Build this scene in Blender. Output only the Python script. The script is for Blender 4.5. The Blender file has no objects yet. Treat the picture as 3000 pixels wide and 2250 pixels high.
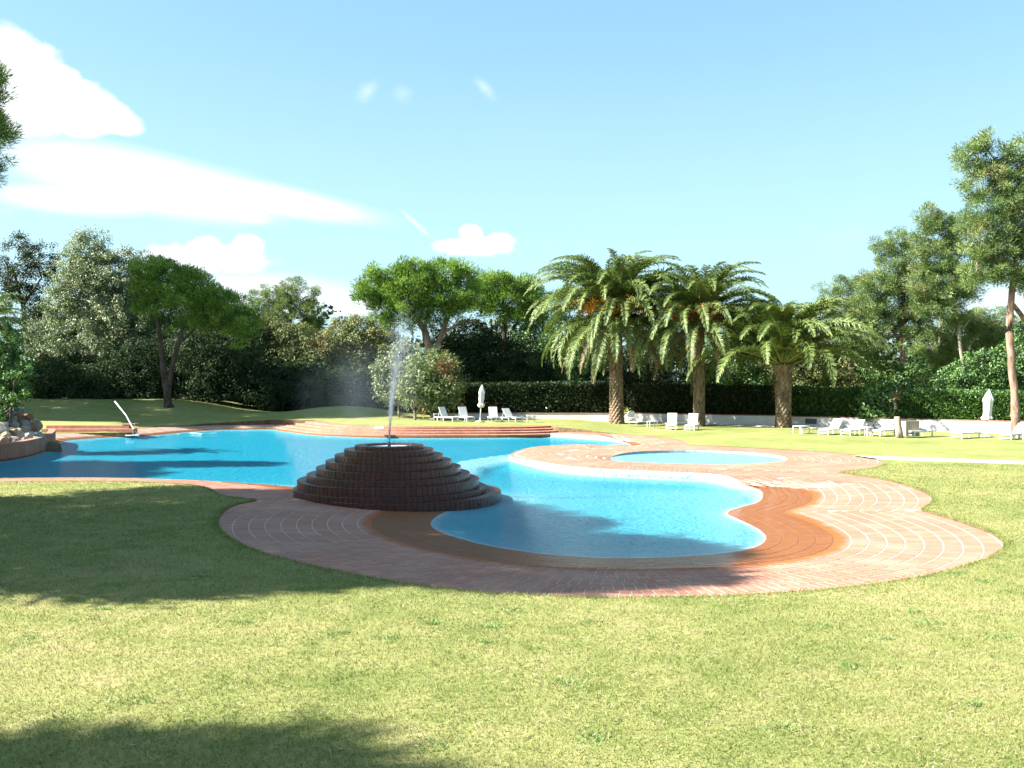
import bpy, math, random
import numpy as np
from mathutils import Vector, Matrix, noise
from mathutils.geometry import delaunay_2d_cdt

random.seed(7)
rng = np.random.default_rng(11)
SC = bpy.context.scene
COL = SC.collection
PI = math.pi

# ------------------------------------------------------------------ camera
F, HZ, CX, H = 1950.0, 825.0, 1106.0, 2.2      # focal length and horizon of the photograph (2212 wide), eye height in m
cam_d = bpy.data.cameras.new('camera')
cam = bpy.data.objects.new('camera', cam_d)
COL.objects.link(cam)
cam.location = (0, 0, H)
cam.rotation_euler = (math.radians(90), 0, 0)
cam_d.sensor_width = 36.0
cam_d.lens = 36.0 * F / 2212.0
cam_d.shift_y = -4.5 / 2212.0
cam_d.clip_start = 0.05
cam_d.clip_end = 3000
SC.camera = cam

# ------------------------------------------------------------------ sun, sky, exposure
SUN_EL = math.radians(37)
TO_SUN = Vector((-0.985, -0.17, 0)).normalized()
to_sun = Vector((TO_SUN.x * math.cos(SUN_EL), TO_SUN.y * math.cos(SUN_EL), math.sin(SUN_EL)))
sd = bpy.data.lights.new('sun', 'SUN')
sd.energy = 5.0
sd.angle = math.radians(0.53)
sd.color = (1.0, 0.95, 0.86)
sun = bpy.data.objects.new('sun', sd)
COL.objects.link(sun)
sun.rotation_euler = (-to_sun).to_track_quat('-Z', 'Y').to_euler()
sun.location = (-30, -5, 30)

SC.view_settings.view_transform = 'Standard'
SC.view_settings.look = 'None'
SC.view_settings.exposure = 2.3
SC.view_settings.gamma = 1.0
SC.view_settings.use_curve_mapping = False
SC.cycles.use_denoising = True
SC.cycles.max_bounces = 8
SC.cycles.diffuse_bounces = 3
SC.cycles.transparent_max_bounces = 12
SC.cycles.sample_clamp_indirect = 4.0

world = bpy.data.worlds.new('World')
SC.world = world
world.use_nodes = True
wt = world.node_tree
wt.nodes.clear()


class NT:
    """small helper to write node trees"""
    def __init__(s, tree):
        s.t = tree

    def n(s, kind, props=None, **inp):
        nd = s.t.nodes.new(kind)
        for k, v in (props or {}).items():
            setattr(nd, k, v)
        for k, v in inp.items():
            key = int(k[1:]) if k[0] == 'i' and k[1:].isdigit() else k.replace('_', ' ')
            s.put(nd.inputs[key], v)
        return nd

    def put(s, sock, v):
        if isinstance(v, bpy.types.NodeSocket):
            s.t.links.new(v, sock)
        elif isinstance(v, bpy.types.Node):
            s.t.links.new(v.outputs[0], sock)
        else:
            if sock.type == 'RGBA' and len(v) == 3:
                v = (*v, 1)
            sock.default_value = v

    def m(s, op, a, b=None, c=None, clamp=False):
        nd = s.t.nodes.new('ShaderNodeMath')
        nd.operation = op
        nd.use_clamp = clamp
        for i, v in enumerate((a, b, c)):
            if v is not None:
                s.put(nd.inputs[i], v)
        return nd.outputs[0]

    def mix(s, fac, a, b, mode='MIX'):
        nd = s.t.nodes.new('ShaderNodeMix')
        nd.data_type = 'RGBA'
        nd.blend_type = mode
        s.put(nd.inputs[0], fac)
        s.put(nd.inputs[6], a)
        s.put(nd.inputs[7], b)
        return nd.outputs[2]

    def ramp(s, fac, stops, interp='LINEAR'):
        nd = s.t.nodes.new('ShaderNodeValToRGB')
        nd.color_ramp.interpolation = interp
        el = nd.color_ramp.elements
        while len(el) < len(stops):
            el.new(0.5)
        for e, (p, c) in zip(el, stops):
            e.position = p
            e.color = (*c, 1) if len(c) == 3 else c
        s.put(nd.inputs[0], fac)
        return nd.outputs[0]

    def noise(s, vec, scale, detail=3.0, rough=0.55, dist=0.0):
        nd = s.n('ShaderNodeTexNoise', None, Scale=scale, Detail=detail, Roughness=rough, Distortion=dist)
        if vec is not None:
            s.put(nd.inputs['Vector'], vec)
        return nd.outputs[0]

    def smooth(s, v, lo, hi):
        nd = s.n('ShaderNodeMapRange', {'interpolation_type': 'SMOOTHSTEP'})
        s.put(nd.inputs[0], v)
        s.put(nd.inputs[1], lo)
        s.put(nd.inputs[2], hi)
        return nd.outputs[0]


W = NT(wt)
wout = W.n('ShaderNodeOutputWorld')
sky = W.n('ShaderNodeTexSky', {'sky_type': 'NISHITA', 'sun_disc': False, 'sun_elevation': SUN_EL,
                               'sun_rotation': math.atan2(to_sun.x, to_sun.y), 'altitude': 10.0,
                               'air_density': 1.0, 'dust_density': 1.6, 'ozone_density': 1.6})
tc = W.n('ShaderNodeTexCoord')
sep = W.n('ShaderNodeSeparateXYZ', None, i0=tc.outputs['Generated'])
az = W.m('ARCTAN2', sep.outputs[0], sep.outputs[1])
el_ = W.m('ARCSINE', sep.outputs[2])
cv = W.n('ShaderNodeCombineXYZ', None, i0=az, i1=W.m('MULTIPLY', el_, 1.5), i2=0.0)
n_big = W.m('ADD', W.m('MULTIPLY', W.noise(cv, 9.0, 6.0, 0.62), .6), W.m('MULTIPLY', W.noise(cv, 26.0, 5.0, 0.6), .4))
n_fine = W.noise(cv, 30.0, 6.0, 0.65)
n_soft = W.noise(cv, 3.2, 4.0, 0.5, 0.6)


def px_dir(x, y):
    v = Vector(((x - CX) / F, 1.0, (HZ - y) / F)).normalized()
    return math.atan2(v.x, v.y), math.asin(v.z)


def cloud(x, y, rx, ry, rot=0.0, amp=0.9, soft=0.22, top=1.0, nz=None):
    a0, e0 = px_dir(x, y)
    da = W.m('DIVIDE', W.m('SUBTRACT', az, a0), rx / F)
    de = W.m('SUBTRACT', el_, e0)
    if rot:
        de = W.m('SUBTRACT', de, W.m('MULTIPLY', W.m('SUBTRACT', az, a0), math.tan(rot)))
    de = W.m('DIVIDE', de, ry / F)
    r = W.m('SQRT', W.m('ADD', W.m('MULTIPLY', da, da), W.m('MULTIPLY', de, de)))
    v = W.m('ADD', W.m('SUBTRACT', 1.0, r), W.m('MULTIPLY', W.m('SUBTRACT', nz or n_big, 0.5), amp))
    return W.m('MULTIPLY', W.smooth(v, 0.0, soft), top)


cl = [cloud(25, 150, 100, 80, 0, 1.2, .3), cloud(95, 205, 85, 72, 0, 1.3, .3), cloud(30, 235, 130, 60, 0, 1.0, .5, .95), cloud(175, 235, 75, 58, 0, 1.3, .3), cloud(235, 250, 72, 36, -.2, 1.1, .35),
      cloud(330, 395, 350, 74, -.12, .6, .8, .96, n_soft), cloud(560, 425, 330, 42, -.14, .4, .8, 1.0, n_soft),
      cloud(170, 432, 200, 36, 0, .8, .9, .8, n_soft), cloud(520, 462, 90, 24, -.1, .6, .8, .8, n_soft),
      cloud(430, 560, 170, 40, 0, 1.5, .6, .9, n_fine), cloud(535, 535, 40, 32, 0, 1.2, .5, .95, n_fine), cloud(440, 540, 50, 34, 0, 1.3, .5, .9, n_fine), cloud(370, 560, 60, 26, 0, 1.3, .6, .85, n_fine),
      cloud(1025, 532, 98, 25, 0, 1.2, .45, 1.0, n_fine), cloud(1018, 510, 34, 28, 0, 1.3, .45, 1.0, n_fine), cloud(1080, 520, 40, 20, 0, 1.2, .5, .9, n_fine), cloud(900, 485, 40, 10, -.7, 1.0, .8, .35),
      cloud(795, 195, 34, 32, .5, 1.3, 1.2, .28, n_fine), cloud(1048, 190, 32, 22, -.5, 1.3, 1.2, .3, n_fine), cloud(870, 200, 30, 26, 0, 1.3, 1.2, .15, n_fine),
      cloud(560, 640, 420, 60, 0, 1.1, 1.0, .75, n_soft), cloud(760, 660, 90, 28, 0, .8, .6, .8),
      cloud(2240, 650, 200, 60, 0, 1.0, 1.0, .6, n_soft), cloud(-900, 300, 600, 160, 0, 1.4, .5, .9), cloud(3300, 420, 500, 120, 0, 1.3, .5, .8)]
mask = cl[0]
for c_ in cl[1:]:
    mask = W.m('MAXIMUM', mask, c_)
wisp = W.m('MULTIPLY', W.smooth(n_soft, .5, .8), W.m('MULTIPLY', W.smooth(el_, .45, .1), .12))
mask = W.m('MAXIMUM', mask, wisp)
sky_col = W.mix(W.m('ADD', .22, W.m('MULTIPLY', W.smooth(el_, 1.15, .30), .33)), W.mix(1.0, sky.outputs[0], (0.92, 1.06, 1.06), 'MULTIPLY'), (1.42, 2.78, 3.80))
sky_col = W.mix(W.m('MULTIPLY', W.smooth(el_, .42, .03), .62), sky_col, (2.75, 4.05, 4.35))
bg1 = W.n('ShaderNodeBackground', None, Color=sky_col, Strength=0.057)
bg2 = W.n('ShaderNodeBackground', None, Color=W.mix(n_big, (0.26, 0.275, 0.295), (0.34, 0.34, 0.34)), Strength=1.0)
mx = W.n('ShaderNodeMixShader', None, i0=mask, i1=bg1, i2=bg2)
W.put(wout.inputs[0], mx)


# ------------------------------------------------------------------ helpers
def G(x, y, z=0.0):
    """point at height z seen at photograph pixel (x, y)"""
    D = F * (H - z) / (y - HZ)
    return Vector(((x - CX) / F * D, D, z))


def at(x, y, D):
    return Vector(((x - CX) / F * D, D, H - (y - HZ) / F * D))


def sstep(v, lo, hi):
    t = np.clip((v - lo) / (hi - lo), 0, 1)
    return t * t * (3 - 2 * t)


def tag(o, label=None, cat=None, group=None, kind=None):
    if label: o['label'] = label
    if cat: o['category'] = cat
    if group: o['group'] = group
    if kind: o['kind'] = kind
    return o


def empty(name, loc, rz=0.0, label=None, cat=None, group=None):
    o = bpy.data.objects.new(name, None)
    o.location = loc
    o.rotation_euler = (0, 0, rz)
    o.empty_display_size = 0.3
    COL.objects.link(o)
    return tag(o, label, cat, group)


def link(name, me, parent=None, loc=None, rot=None):
    o = bpy.data.objects.new(name, me)
    COL.objects.link(o)
    if parent: o.parent = parent
    if loc is not None: o.location = loc
    if rot is not None: o.rotation_euler = rot
    return o


def npmesh(name, V, Fc, mat=None, smooth=False, attr=None):
    """mesh from numpy arrays; Fc is (m, k)"""
    V = np.asarray(V, dtype=np.float32)
    Fc = np.asarray(Fc, dtype=np.int32)
    me = bpy.data.meshes.new(name)
    me.vertices.add(len(V))
    me.vertices.foreach_set('co', V.ravel())
    k = Fc.shape[1]
    me.loops.add(Fc.size)
    me.loops.foreach_set('vertex_index', Fc.ravel())
    me.polygons.add(len(Fc))
    me.polygons.foreach_set('loop_start', np.arange(0, Fc.size, k, dtype=np.int32))
    me.update(calc_edges=True)
    me.polygons.foreach_set('use_smooth', np.full(len(Fc), bool(smooth), dtype=bool))
    for an, av in (attr or {}).items():
        a = me.attributes.new(an, 'FLOAT', 'POINT')
        a.data.foreach_set('value', np.asarray(av, dtype=np.float32))
    if mat: me.materials.append(mat)
    return me


class MB:
    """collects simple solids into one mesh"""
    def __init__(s):
        s.v, s.f = [], []

    def add(s, v, f):
        b = len(s.v)
        s.v += [tuple(p) for p in v]
        s.f += [tuple(i + b for i in q) for q in f]

    def box(s, c, size, rot=None, taper=1.0):
        x, y, z = (k / 2 for k in size)
        vs = [Vector((a * x * (taper if d > 0 else 1), b * y * (taper if d > 0 else 1), d * z)) for d in (-1, 1) for a, b in ((-1, -1), (1, -1), (1, 1), (-1, 1))]
        if rot is not None:
            vs = [rot @ v for v in vs]
        vs = [v + Vector(c) for v in vs]
        s.add(vs, [(3, 2, 1, 0), (4, 5, 6, 7), (0, 1, 5, 4), (1, 2, 6, 5), (2, 3, 7, 6), (3, 0, 4, 7)])

    def bar(s, a, b, w, h=None):
        a, b = Vector(a), Vector(b)
        d = b - a
        rot = d.to_track_quat('Z', 'Y').to_matrix()
        s.box((a + b) / 2, (w, h or w, d.length), rot)

    def tube(s, pts, rad, n=8, cap=True, bump=0.0, seed=0):
        pts = [Vector(p) for p in pts]
        if not hasattr(rad, '__len__'):
            rad = [rad] * len(pts)
        base = len(s.v)
        for i, p in enumerate(pts):
            t = (pts[min(i + 1, len(pts) - 1)] - pts[max(i - 1, 0)]).normalized()
            q = t.to_track_quat('Z', 'Y').to_matrix()
            for k in range(n):
                a = 2 * PI * k / n
                r = rad[i]
                if bump:
                    r *= 1 + bump * noise.noise(Vector((k * 1.7 + seed, i * .9, seed)))
                s.v.append(tuple(p + q @ Vector((math.cos(a) * r, math.sin(a) * r, 0))))
        for i in range(len(pts) - 1):
            for k in range(n):
                a, b = base + i * n + k, base + i * n + (k + 1) % n
                s.f.append((a, b, b + n, a + n))
        if cap:
            s.f.append(tuple(base + k for k in reversed(range(n))))
            s.f.append(tuple(base + (len(pts) - 1) * n + k for k in range(n)))

    def lathe(s, prof, n=16, c=(0, 0, 0), cap=True, fold=0.0, nf=6):
        base = len(s.v)
        for r, z in prof:
            for k in range(n):
                a = 2 * PI * k / n
                rr = r * (1 + fold * math.cos(nf * a))
                s.v.append((c[0] + rr * math.cos(a), c[1] + rr * math.sin(a), c[2] + z))
        for i in range(len(prof) - 1):
            for k in range(n):
                a, b = base + i * n + k, base + i * n + (k + 1) % n
                s.f.append((a, b, b + n, a + n))
        if cap:
            s.f.append(tuple(base + k for k in reversed(range(n))))
            s.f.append(tuple(base + (len(prof) - 1) * n + k for k in range(n)))

    def mesh(s, name, mat, smooth=False, off=(0, 0, 0), bevel=0.0):
        me = bpy.data.meshes.new(name)
        o = Vector(off)
        me.from_pydata([tuple(Vector(v) - o) for v in s.v], [], s.f)
        me.update()
        if smooth:
            me.polygons.foreach_set('use_smooth', np.ones(len(me.polygons), dtype=bool))
        me.materials.append(mat)
        return me

    def build(s, name, mat, parent=None, smooth=False, off=(0, 0, 0)):
        return link(name, s.mesh(name, mat, smooth, off), parent)


def catmull(P, per=12, closed=True):
    P = np.array([[p[0], p[1]] for p in P], float)
    n = len(P)
    out = []
    rngi = range(n if closed else n - 1)
    for i in rngi:
        p0 = P[(i - 1) % n] if closed or i > 0 else P[i]
        p1, p2 = P[i], P[(i + 1) % n]
        p3 = P[(i + 2) % n] if closed or i + 2 < n else p2
        # centripetal
        def tj(ti, a, b): return ti + max(np.linalg.norm(b - a), 1e-6) ** 0.5
        t0 = 0; t1 = tj(t0, p0, p1); t2 = tj(t1, p1, p2); t3 = tj(t2, p2, p3)
        for t in np.linspace(t1, t2, per, endpoint=False):
            A1 = (t1 - t) / (t1 - t0) * p0 + (t - t0) / (t1 - t0) * p1
            A2 = (t2 - t) / (t2 - t1) * p1 + (t - t1) / (t2 - t1) * p2
            A3 = (t3 - t) / (t3 - t2) * p2 + (t - t2) / (t3 - t2) * p3
            B1 = (t2 - t) / (t2 - t0) * A1 + (t - t0) / (t2 - t0) * A2
            B2 = (t3 - t) / (t3 - t1) * A2 + (t - t1) / (t3 - t1) * A3
            out.append((t2 - t) / (t2 - t1) * B1 + (t - t1) / (t2 - t1) * B2)
    if not closed:
        out.append(P[-1])
    return np.array(out)


def resample(P, step, closed=True):
    Q = np.vstack([P, P[:1]]) if closed else P
    L = np.r_[0, np.cumsum(np.linalg.norm(np.diff(Q, axis=0), axis=1))]
    n = max(3, int(L[-1] / step))
    s = np.linspace(0, L[-1], n + (0 if closed else 1), endpoint=not closed)
    return np.c_[np.interp(s, L, Q[:, 0]), np.interp(s, L, Q[:, 1])]


def inside(P, poly):
    x, y = P[:, 0], P[:, 1]
    r = np.zeros(len(P), bool)
    j = len(poly) - 1
    for i in range(len(poly)):
        xi, yi = poly[i]; xj, yj = poly[j]
        if yi != yj:
            c = ((yi > y) != (yj > y)) & (x < (xj - xi) * (y - yi) / (yj - yi) + xi)
            r ^= c
        j = i
    return r


def dist_to(P, poly, closed=True):
    """distance from points to polyline"""
    P = np.atleast_2d(P)
    A = poly
    B = np.roll(poly, -1, axis=0)
    if not closed:
        A, B = A[:-1], B[:-1]
    best = np.full(len(P), 1e9)
    AB = B - A
    L2 = np.maximum((AB ** 2).sum(1), 1e-12)
    for s in range(0, len(P), 4000):
        p = P[s:s + 4000]
        ap = p[:, None, :] - A[None]
        t = np.clip((ap * AB[None]).sum(2) / L2[None], 0, 1)
        d = np.sqrt(((ap - t[..., None] * AB[None]) ** 2).sum(2)).min(1)
        best[s:s + 4000] = d
    return best


def signed_area(P):
    x, y = P[:, 0], P[:, 1]
    return 0.5 * np.sum(x * np.roll(y, -1) - np.roll(x, -1) * y)


def cdt(outer, holes, pts, zfun):
    """triangulated region with outline, holes and inner points; returns V, F"""
    v, e = [], []
    for poly in [outer] + holes:
        b = len(v)
        v += [tuple(p) for p in poly]
        e += [(b + i, b + (i + 1) % len(poly)) for i in range(len(poly))]
    keep = inside(pts, outer)
    for h in holes:
        keep &= ~inside(pts, h)
    pts = pts[keep]
    allb = np.vstack([outer] + holes)
    dd = np.array([1e9] * len(pts))
    for poly in [outer] + holes:
        dd = np.minimum(dd, dist_to(pts, poly))
    pts = pts[dd > 0.02]
    v += [tuple(p) for p in pts]
    r = delaunay_2d_cdt([Vector(p) for p in v], e, [], 0, 1e-6)
    V = np.array([[p.x, p.y] for p in r[0]])
    Fc = np.array([f for f in r[2] if len(f) == 3])
    cen = V[Fc].mean(1)
    ok = inside(cen, outer)
    for h in holes:
        ok &= ~inside(cen, h)
    Fc = Fc[ok]
    Z = zfun(V)
    a = V[Fc]
    cr = (a[:, 1, 0] - a[:, 0, 0]) * (a[:, 2, 1] - a[:, 0, 1]) - (a[:, 1, 1] - a[:, 0, 1]) * (a[:, 2, 0] - a[:, 0, 0])
    Fc[cr < 0] = Fc[cr < 0][:, ::-1]
    return np.c_[V, Z], Fc


def grid(x0, x1, y0, y1, s):
    X, Y = np.meshgrid(np.arange(x0, x1, s), np.arange(y0, y1, s))
    P = np.c_[X.ravel(), Y.ravel()]
    return P + rng.uniform(-.12, .12, P.shape) * s


# ------------------------------------------------------------------ materials
def mat(name, fn):
    m = bpy.data.materials.new(name)
    m.use_nodes = True
    m.node_tree.nodes.clear()
    T = NT(m.node_tree)
    out = T.n('ShaderNodeOutputMaterial')
    sh = fn(T)
    T.put(out.inputs[0], sh)
    return m


ALB = 0.70       # overall calibration of the surface colours against the exposure


def princ(T, col, rough=.6, spec=.5, bump=None, bs=.3, bd=.01, **kw):
    p = T.n('ShaderNodeBsdfPrincipled')
    T.put(p.inputs['Base Color'], T.mix(1.0, col, (ALB,) * 3, 'MULTIPLY'))
    T.put(p.inputs['Roughness'], rough)
    T.put(p.inputs['Specular IOR Level'], spec)
    for k, v in kw.items():
        T.put(p.inputs[k.replace('_', ' ')], v)
    if bump is not None:
        b = T.n('ShaderNodeBump', None, Strength=bs, Distance=bd, Height=bump)
        T.put(p.inputs['Normal'], b.outputs[0])
    return p


def pos(T, scale=None):
    g = T.n('ShaderNodeNewGeometry').outputs['Position']
    if scale:
        m = T.n('ShaderNodeMapping', None, Vector=g, Scale=scale)
        return m.outputs[0]
    return g


def grass_color(T):
    g = pos(T)
    big = T.noise(g, .35, 3, .6)
    mid = T.noise(g, 2.2, 4, .65)
    fin = T.noise(g, 16, 3, .6)
    tiny = T.noise(pos(T, (1, .6, 1)), 70, 2, .6)
    v = T.m('ADD', T.m('MULTIPLY', big, .45), T.m('ADD', T.m('MULTIPLY', mid, .35), T.m('MULTIPLY', fin, .2)))
    c = T.ramp(v, [(.36, (.140, .200, .045)), (.46, (.255, .290, .090)), (.54, (.345, .350, .130)), (.64, (.45, .39, .195))])
    c = T.mix(T.m('MULTIPLY', T.smooth(tiny, .45, .75), .34), c, (.44, .42, .20))
    pt = T.noise(g, 1.1, 4, .7, .6)
    c = T.mix(T.m('MULTIPLY', T.smooth(pt, .58, .72), .6), c, (.13, .20, .045))
    c = T.mix(T.m('MULTIPLY', T.smooth(T.noise(g, 1.7, 5, .7), .60, .74), .55), c, (.40, .30, .17))
    # greener sward on the far side of the pool
    sp = T.n('ShaderNodeSeparateXYZ', None, i0=g)
    far = T.smooth(sp.outputs[1], 14.0, 34.0)
    c = T.mix(T.m('MULTIPLY', far, .30), c, (.265, .30, .082))
    return c


def m_lawn(T):
    g = pos(T)
    b = T.m('ADD', T.noise(g, 55, 4, .7), T.m('MULTIPLY', T.noise(g, 9, 3, .6), .8))
    c = T.mix(T.smooth(T.noise(g, 120, 2, .6), .35, .65), grass_color(T), (.10, .115, .03))
    c = T.mix(.32, grass_color(T), c)
    return princ(T, c, .9, .1, b, .7, .02)


def m_blade(T):
    at_ = T.n('ShaderNodeAttribute', {'attribute_name': 'tint'}).outputs['Fac']
    c = grass_color(T)
    c = T.mix(T.smooth(at_, .30, .0), c, (.13, .23, .035))
    c = T.mix(T.smooth(at_, .72, .95), c, (.50, .44, .22))
    c = T.mix(1.0, c, (ALB,) * 3, 'MULTIPLY')
    d = T.n('ShaderNodeBsdfDiffuse', None, Color=c)
    t = T.n('ShaderNodeBsdfTranslucent', None, Color=c)
    return T.n('ShaderNodeMixShader', None, i0=.38, i1=d, i2=t)


def leafmat(name, dark, mid, light, trans=.22, gloss=.04, dry=None, gain=1.0):
    def fn(T):
        at_ = T.n('ShaderNodeAttribute', {'attribute_name': 'tint'}).outputs['Fac']
        sc_ = lambda q: tuple(v * gain * ALB for v in q)
        c = T.ramp(at_, [(.15, sc_(dark)), (.5, sc_(mid)), (.85, sc_(light))])
        if dry:
            c = T.mix(T.m('MULTIPLY', T.smooth(T.noise(pos(T), .9, 3, .6), .52, .68), .75), c, dry)
        d = T.n('ShaderNodeBsdfDiffuse', None, Color=c)
        t = T.n('ShaderNodeBsdfTranslucent', None, Color=T.mix(1.0, c, (1.05, 1.15, .6), 'MULTIPLY'))
        a = T.n('ShaderNodeMixShader', None, i0=trans, i1=d, i2=t)
        g = T.n('ShaderNodeBsdfGlossy', None, Color=(.5, .55, .5), Roughness=.55)
        return T.n('ShaderNodeMixShader', None, i0=gloss, i1=a, i2=g)
    return mat(name, fn)


def m_bark(c1, c2, s=6):
    def fn(T):
        v = pos(T, (1, 1, .25))
        n = T.noise(v, s, 5, .65, .4)
        return princ(T, T.ramp(n, [(.35, c1), (.62, c2)]), .9, .2, n, .9, .05)
    return fn


def m_brick(base, var, mortar=None, rough=.75, spec=.3, dust=.34):
    def fn(T):
        oi = T.n('ShaderNodeObjectInfo').outputs['Random']
        isl = T.n('ShaderNodeNewGeometry').outputs['Random Per Island']
        r = T.m('FRACT', T.m('ADD', oi, isl))
        g = pos(T)
        c = T.ramp(r, [(0.0, base), (.5, var), (1.0, tuple(k * 1.18 for k in base))])
        n = T.noise(g, 1.1, 4, .65)
        c = T.mix(T.m('MULTIPLY', T.smooth(n, .4, .75), dust), c, (.54, .38, .30))
        n2 = T.noise(g, 30, 4, .7)
        c = T.mix(T.m('MULTIPLY', T.smooth(n2, .45, .8), .35), c, (.50, .34, .27))
        # bricks that stay under water are stained orange brown
        sp = T.n('ShaderNodeSeparateXYZ', None, i0=g)
        wz = T.m('ADD', sp.outputs[2], T.m('MULTIPLY', T.m('SUBTRACT', T.noise(g, 2.5, 3), .5), .012))
        under = T.smooth(wz, -.108, -.116)
        wc = T.mix(T.noise(g, 4, 4, .65), (.31, .072, .008), (.41, .120, .012))
        c = T.mix(T.m('MULTIPLY', under, .88), c, wc)
        return princ(T, c, rough, spec, n2, .5, .004)
    return fn


M = {}
M['lawn'] = mat('lawn', m_lawn)
M['blade'] = mat('blade', m_blade)
M['dirt'] = mat('dirt', lambda T: princ(T, T.ramp(T.noise(pos(T), 5, 4), [(.3, (.10, .065, .04)), (.7, (.22, .15, .09))]), .95, .1, T.noise(pos(T), 20, 4), .8, .03))
M['brick'] = mat('brick', m_brick((.42, .185, .118), (.36, .160, .105)))


def m_wetbrick(T):
    oi = T.n('ShaderNodeObjectInfo').outputs['Random']
    isl = T.n('ShaderNodeNewGeometry').outputs['Random Per Island']
    r = T.m('FRACT', T.m('ADD', oi, isl))
    g = pos(T)
    c = T.ramp(r, [(0, (.085, .017, .011)), (.5, (.065, .014, .011)), (1, (.105, .022, .012))])
    n = T.noise(g, 3, 5, .7)
    c = T.mix(T.m('MULTIPLY', T.smooth(n, .45, .7), .45), c, (.045, .018, .013))
    n3 = T.noise(g, 2.1, 3, .6)
    c = T.mix(T.m('MULTIPLY', T.smooth(n3, .64, .78), .35), c, (.05, .06, .025))
    return princ(T, c, T.ramp(n, [(.3, (.22,) * 3), (.7, (.45,) * 3)]), .5, T.noise(g, 40, 3), .5, .004)


M['wetbrick'] = mat('wetbrick', m_wetbrick)


def m_mortar(T):
    g = pos(T)
    c = T.ramp(T.noise(g, 12, 4), [(.3, (.44, .38, .33)), (.7, (.64, .56, .49))])
    sp = T.n('ShaderNodeSeparateXYZ', None, i0=g)
    under = T.smooth(sp.outputs[2], -.112, -.122)
    c = T.mix(T.m('MULTIPLY', under, .9), c, T.mix(T.noise(g, 3, 3), (.30, .072, .008), (.38, .11, .012)))
    return princ(T, c, .9, .2, T.noise(g, 60, 3), .4, .004)


M['mortar'] = mat('mortar', m_mortar)
M['darkmortar'] = mat('darkmortar', lambda T: princ(T, T.ramp(T.noise(pos(T), 12, 4), [(.3, (.030, .018, .014)), (.7, (.075, .05, .04))]), .5, .4))


def m_floor(T):
    a = T.n('ShaderNodeAttribute', {'attribute_name': 'tint'}).outputs['Fac']
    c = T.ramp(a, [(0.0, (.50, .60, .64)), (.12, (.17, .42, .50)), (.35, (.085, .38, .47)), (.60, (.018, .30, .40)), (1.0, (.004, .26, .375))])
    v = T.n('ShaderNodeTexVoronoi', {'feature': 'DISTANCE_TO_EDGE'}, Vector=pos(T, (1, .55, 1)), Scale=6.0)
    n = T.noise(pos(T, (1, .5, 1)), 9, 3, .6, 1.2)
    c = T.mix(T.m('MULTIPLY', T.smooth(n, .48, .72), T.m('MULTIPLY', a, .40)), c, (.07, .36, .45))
    rb = T.noise(pos(T, (1, 1.5, 1)), 4.5, 3, .6, 1.5)  # strong floor relief shaped to imitate caustic light
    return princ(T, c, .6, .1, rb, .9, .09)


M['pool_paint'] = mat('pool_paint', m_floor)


def m_water(T):
    v = pos(T, (1.0, 2.6, 1.0))
    n1 = T.noise(v, 3.2, 3, .6, .4)
    n2 = T.noise(v, 11, 3, .6, .3)
    n3 = T.noise(v, 34, 2, .6)
    h = T.m('ADD', T.m('ADD', n1, T.m('MULTIPLY', n2, .55)), T.m('MULTIPLY', n3, .16))
    b = T.n('ShaderNodeBump', None, Strength=.8, Distance=.035, Height=h)
    fr = T.n('ShaderNodeFresnel', None, IOR=1.33)
    T.put(fr.inputs['Normal'], b.outputs[0])
    tr = T.n('ShaderNodeBsdfTransparent', None, Color=(.90, .985, 1.0))
    gl = T.n('ShaderNodeBsdfGlossy', None, Color=(.92, .97, 1), Roughness=.03)
    T.put(gl.inputs['Normal'], b.outputs[0])
    return T.n('ShaderNodeMixShader', None, i0=T.m('MULTIPLY', fr, .31), i1=tr, i2=gl)


M['water'] = mat('water', m_water)
M['foam'] = mat('foam', lambda T: princ(T, (.85, .88, .9), .35, .5, T.noise(pos(T), 30, 3), .6, .01))
M['white'] = mat('white', lambda T: princ(T, T.ramp(T.noise(pos(T), 3, 4), [(.3, (.74, .74, .73)), (.7, (.82, .82, .81))]), .45, .4))
M['sling'] = mat('sling', lambda T: princ(T, (.80, .80, .79), .7, .2, T.noise(pos(T), 90, 2), .3, .003))
M['wallpaint'] = mat('wallpaint', lambda T: princ(T, T.ramp(T.noise(pos(T, (1, 1, 3)), 2.5, 5, .65), [(.3, (.60, .58, .56)), (.65, (.76, .75, .74))]), .85, .2, T.noise(pos(T), 40, 3), .3, .004))
M['cap'] = mat('cap', lambda T: princ(T, T.ramp(T.noise(pos(T), 8, 3), [(.3, (.30, .14, .10)), (.7, (.42, .24, .17))]), .85, .2))
M['concrete'] = mat('concrete', lambda T: princ(T, T.ramp(T.noise(pos(T), 4, 5), [(.3, (.52, .49, .44)), (.7, (.68, .65, .60))]), .9, .2, T.noise(pos(T), 50, 3), .4, .005))
M['metal'] = mat('metal', lambda T: princ(T, (.72, .74, .75), .3, .5, Metallic=.6))
M['canvas'] = mat('canvas', lambda T: princ(T, T.ramp(T.noise(pos(T), 6, 3), [(.3, (.76, .75, .73)), (.7, (.83, .82, .81))]), .8, .2, T.noise(pos(T), 25, 3), .4, .01))
M['greyplastic'] = mat('greyplastic', lambda T: princ(T, (.55, .56, .56), .5, .3))
M['ventdark'] = mat('ventdark', lambda T: princ(T, (.10, .12, .13), .6, .3))
M['wood'] = mat('wood', lambda T: princ(T, T.ramp(T.noise(pos(T, (8, 8, 1)), 4, 3), [(.3, (.35, .29, .21)), (.7, (.55, .49, .40))]), .8, .2))
M['dirt'] = mat('dirt', lambda T: princ(T, T.ramp(T.noise(pos(T), 5, 4), [(.3, (.10, .065, .04)), (.7, (.22, .15, .09))]), .95, .1, T.noise(pos(T), 20, 4), .8, .03))
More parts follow.
